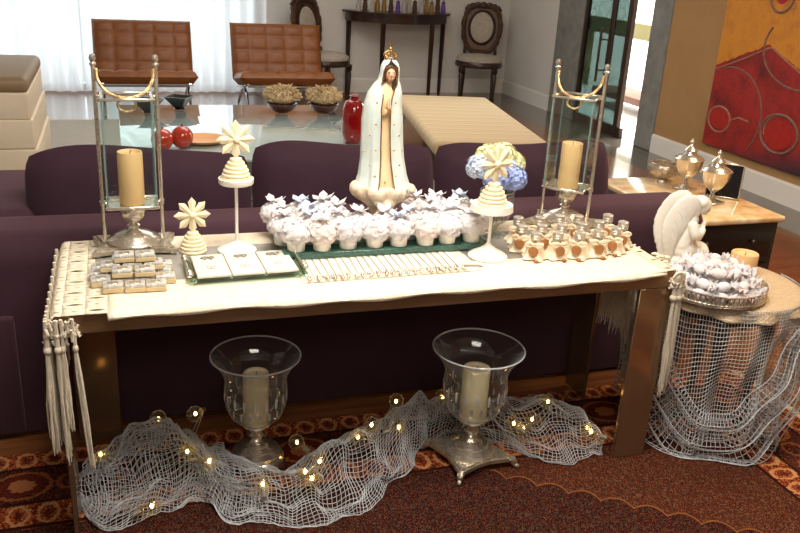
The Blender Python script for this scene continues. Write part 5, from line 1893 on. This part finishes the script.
# satin pouches heaped in the tray
pou = []
for s in range(3):
    rnd = random.Random(80 + s)
    mb = MB().ball((0, 0, 0.016), (0.022, 0.017, 0.015), 14, 10)
    for sg in (-1, 1):
        n = 9
        vv, ff = [(sg * 0.018, 0, 0.018)], []
        for k in range(n + 1):
            a = -1.1 + 2.2 * k / n
            rr = 0.027 * (1 + 0.3 * (k % 2))
            vv.append((sg * (0.012 + rr * math.cos(a)), rr * math.sin(a), 0.022 + 0.010 * ((k % 2) * 2 - 1) + rnd.uniform(-.003, .003)))
        for k in range(n):
            ff.append((0, k + 1, k + 2))
        mb.add(vv, ff)
    me = mb.mesh('satin_pouch', 50)
    me.materials.append(M[('tulle', 'tulle_p', 'tulle')[s]])
    pou.append(me)
ribs = []
for sg in (-1, 1):
    me = MB().tube([(sg * (0.022), 0.007 * math.cos(2 * PI * k / 12), 0.017 + 0.008 * math.sin(2 * PI * k / 12)) for k in range(12)], 0.002, 5, True).mesh('ribbon_tie', 50)
    me.materials.append(M['tulle_b'])
    ribs.append(me)
rnd = random.Random(15)
kk = 0
for (ring, n, z) in ((0.142, 12, 0.012), (0.088, 8, 0.012), (0.035, 3, 0.012), (0.125, 11, 0.046), (0.062, 6, 0.046), (0.0, 1, 0.046), (0.085, 8, 0.078), (0.03, 3, 0.078)):
    for i in range(n):
        a = 2 * PI * i / n + ring * 30
        x, y = 1.985 + ring * math.cos(a), 2.30 + ring * math.sin(a)
        t = thing('satin_favour', 'white satin wrapped sweet tied at both ends in the pierced tray', 'favour', (x, y, TZ + z), a + PI / 2 + rnd.uniform(-.5, .5), 'wrapped sweets in the silver tray')
        t.rotation_euler = (rnd.uniform(-.15, .15), rnd.uniform(-.15, .15), t.rotation_euler[2])
        t.scale = (1.18, 1.18, 1.18)
        link('satin_pouch', pou[kk % 3], t)
        for me in ribs:
            link('ribbon_tie', me, t)
        kk += 1

candle((2.225, 2.435, TZ), 0.05, 0.085, 'short wide cream candle behind the silver tray', 'wax')

# praying angel
an = thing('angel_figurine', 'white kneeling praying angel figurine behind the silver tray', 'figurine', (2.055, 2.585, TZ), math.radians(-12))
an.scale = (1.13, 1.13, 1.16)
mb = MB()
# local: faces +x
mb.ball((0.0, 0, 0.018), (0.072, 0.05, 0.02), 18, 10)             # base
mb.ball((0.0, 0, 0.05), (0.058, 0.046, 0.04), 16, 10)             # folded legs
mb.ball((0.058, 0, 0.045), (0.034, 0.04, 0.032), 14, 10)          # knees
for k in range(8):
    t = k / 7
    mb.ball((-0.012 + 0.016 * t, 0, 0.07 + 0.085 * t), (0.042 - 0.010 * t, 0.044 - 0.006 * t, 0.035), 14, 8)   # torso
mb.tube([(0.008, 0, 0.16), (0.030, 0, 0.19)], [0.018, 0.015], 10)      # neck
mb.ball((0.050, 0, 0.200), (0.024, 0.022, 0.028), 16, 12, rot('Y', 28))   # bowed head
mb.ball((0.069, 0, 0.186), (0.007, 0.005, 0.009), 8, 6)           # nose
mb.ball((0.055, 0, 0.178), (0.011, 0.011, 0.010), 8, 6)           # chin
mb.ball((0.036, 0, 0.213), (0.030, 0.027, 0.024), 14, 10)         # hair
mb.ball((0.014, 0, 0.200), (0.020, 0.024, 0.032), 12, 8)
for sy in (-1, 1):
    mb.tube(spline([(0.000, sy * 0.040, 0.150), (0.010, sy * 0.050, 0.118), (0.034, sy * 0.032, 0.108), (0.056, sy * 0.008, 0.125)], 4), [0.017] * 4 + [0.018] * 4 + [0.014] * 4 + [0.009], 10)
    mb.tube([(0.056, sy * 0.004, 0.125), (0.062, sy * 0.003, 0.140), (0.064, sy * 0.001, 0.152)], [0.008, 0.007, 0.003], 8)
o = mb.build('body', 'plaster', an)
remesh(o, 0.0032, 5)
for sy in (-1, 1):
    mb = MB()
    n = 14
    for k in range(n):
        t = k / (n - 1)
        c = cat_rom([(0.004, 0.032, 0.185), (-0.022, 0.040, 0.215), (-0.055, 0.047, 0.200), (-0.078, 0.050, 0.150), (-0.080, 0.046, 0.095), (-0.066, 0.038, 0.035)], t)
        w = 0.018 + 0.026 * math.sin(PI * min(1, t * 1.05)) 
        mb.ball((c.x + 0.4 * w, sy * c.y * 0.72, c.z - 0.2 * w), (w, 0.009, w * 1.05), 12, 8)
    wg = mb.build('wing', 'plaster', an)
    remesh(wg, 0.003, 4)
    for k in range(5):
        t0 = 0.35 + 0.1 * k
        c = cat_rom([(0.004, 0.032, 0.185), (-0.022, 0.040, 0.215), (-0.055, 0.047, 0.200), (-0.078, 0.050, 0.150), (-0.080, 0.046, 0.095), (-0.066, 0.038, 0.035)], t0)
        MB().tube(spline([(c.x + 0.008, sy * (c.y * 0.72 + 0.007), c.z), (c.x + 0.025, sy * (c.y * 0.72 + 0.007), c.z - 0.025), (c.x + 0.030, sy * (c.y * 0.72 + 0.003), c.z - 0.055)], 4), [0.0035] * 8 + [0.001], 6).build('feather', 'plaster', wg)

# silk flower cluster on the table corner
fl = thing('flower_cluster', 'small cream silk flower cluster at the right end of the runner', 'flowers', (1.79, 2.36, TZ))
rnd = random.Random(33)
MB().tube([(0.0, 0, 0.001), (0, 0, 0.10)], 0.004, 6).build('stalk', 'green', fl)
for i in range(12):
    a, b = rnd.uniform(0, 2 * PI), rnd.uniform(0, 1)
    c = Vector((0.022 * math.cos(a), 0.022 * math.sin(a), 0.10 + 0.035 * b))
    mb = MB()
    for k in range(5):
        e = 2 * PI * k / 5
        mb.ball(c + Vector((0.006 * math.cos(e), 0.006 * math.sin(e), 0)), (0.006, 0.006, 0.004), 6, 5)
    mb.build('blossom', 'ribbon' if i % 3 else 'green', fl)
rs = thing('ribbon_rose', 'cream ribbon rose pinned at the front right table corner', 'ornament', (1.708, 2.165, 0.703))
mb = MB()
for k in range(60):
    pass
mb.tube([(0.004 + 0.00028 * k * math.cos(k * 0.5), -0.02 + 0.0, 0.0 + 0.00028 * k * math.sin(k * 0.5)) for k in range(70)], 0.0045, 6)
mb.build('petals', 'ribbon', rs)
MB().ball((0.002, -0.018, -0.002), (0.018, 0.008, 0.018), 12, 8).build('rose_back', 'lace', rs)

# ================================================================== side table behind the round one
sd = thing('side_table', 'dark wooden side table with honey marble top beyond the sofa', 'table', (2.645, 3.37, 0))
MB().bbox((0, 0, 0.585), (0.56, 0.76, 0.03), 0.010, 3).build('marble_top', 'marble', sd)
MB().bbox((0, 0, 0.36), (0.54, 0.70, 0.42), 0.006, 2).build('body', 'blackwood', sd)
for zz in (0.48, 0.28):
    d = MB().bbox((0, -0.352, zz), (0.48, 0.018, 0.17), 0.004, 2).build('drawer', 'blackwood', sd)
    for sx in (-0.13, 0.13):
        MB().ball((sx, -0.368, zz), 0.012, 10, 8).build('knob', 'steel_dark', d)
for a in (-0.23, 0.23):
    for b in (-0.31, 0.31):
        MB().lathe([(0.02, 0), (0.028, 0.15)], 8, (a, b, 0)).build('leg', 'blackwood', sd)
SZ = 0.6005


def urn(loc, label):
    t = thing('lidded_urn', label, 'urn', loc, 0.3, 'lidded silver urns on the marble')
    fl_ = lambda a, z, r: 1 + 0.04 * math.cos(a * 12) * (1 if 0.07 < z < 0.155 else 0)
    MB().lathe([(0.045, 0), (0.045, 0.008), (0.03, 0.014), (0.012, 0.026), (0.010, 0.05), (0.018, 0.06), (0.045, 0.085), (0.062, 0.12), (0.070, 0.155), (0.074, 0.16), (0.070, 0.164), (0.001, 0.164)], 48, wob=fl_).build('cup', 'silver', t)
    MB().bbox((0, 0, 0.005), (0.09, 0.09, 0.01), 0.002, 1).build('plinth', 'silver', t)
    MB().lathe([(0.066, 0.164), (0.060, 0.172), (0.035, 0.182), (0.028, 0.196), (0.034, 0.203), (0.026, 0.212), (0.010, 0.228), (0.008, 0.236), (0.012, 0.244), (0.007, 0.252), (0.001, 0.262)], 32).build('lid', 'silver', t)
    return t


urn((2.72, 3.49, SZ), 'lidded silver urn nearer the entrance on the marble table')
urn((2.70, 3.25, SZ), 'lidded silver urn in front of the black picture frame')
bw_ = thing('silver_bowl', 'ornate footed silver bowl at the left of the urns', 'bowl', (2.70, 3.66, SZ))
MB().shell([(0.035, 0.0), (0.03, 0.008), (0.022, 0.016), (0.05, 0.028), (0.072, 0.05), (0.076, 0.078), (0.068, 0.095)], 0.004, 40, wob=lambda a, z, r: 1 + 0.05 * math.cos(a * 10) * (z > 0.02)).build('bowl', 'silver_carved', bw_)
MB().tube([(0.069 * math.cos(2 * PI * i / 32), 0.069 * math.sin(2 * PI * i / 32), 0.095) for i in range(32)], 0.004, 6, True).build('rim', 'silver', bw_)
pf = thing('picture_frame', 'black picture frame with silver edge standing on the marble table', 'picture frame', (2.815, 3.32, SZ), math.radians(-42))
mx = rot('X', -10)
MB().bbox((0, 0, 0.085), (0.15, 0.010, 0.17), 0.002, 1, mx=mx).build('glass_front', 'photo_dark', pf)
fr = MB()
for (x, z, w, h) in ((0, 0.003, 0.164, 0.008), (0, 0.168, 0.164, 0.008), (-0.079, 0.085, 0.008, 0.17), (0.079, 0.085, 0.008, 0.17)):
    fr.bbox((x, -0.002, z), (w, 0.016, h), 0.002, 1, mx=mx)
fr.build('frame', 'silver', pf)
MB().bbox((0, 0, 0), (0.04, 0.004, 0.15), 0.001, 1, mx=T(0, 0.05, 0.07) @ rot('X', 20)).build('strut', 'black_gloss', pf)
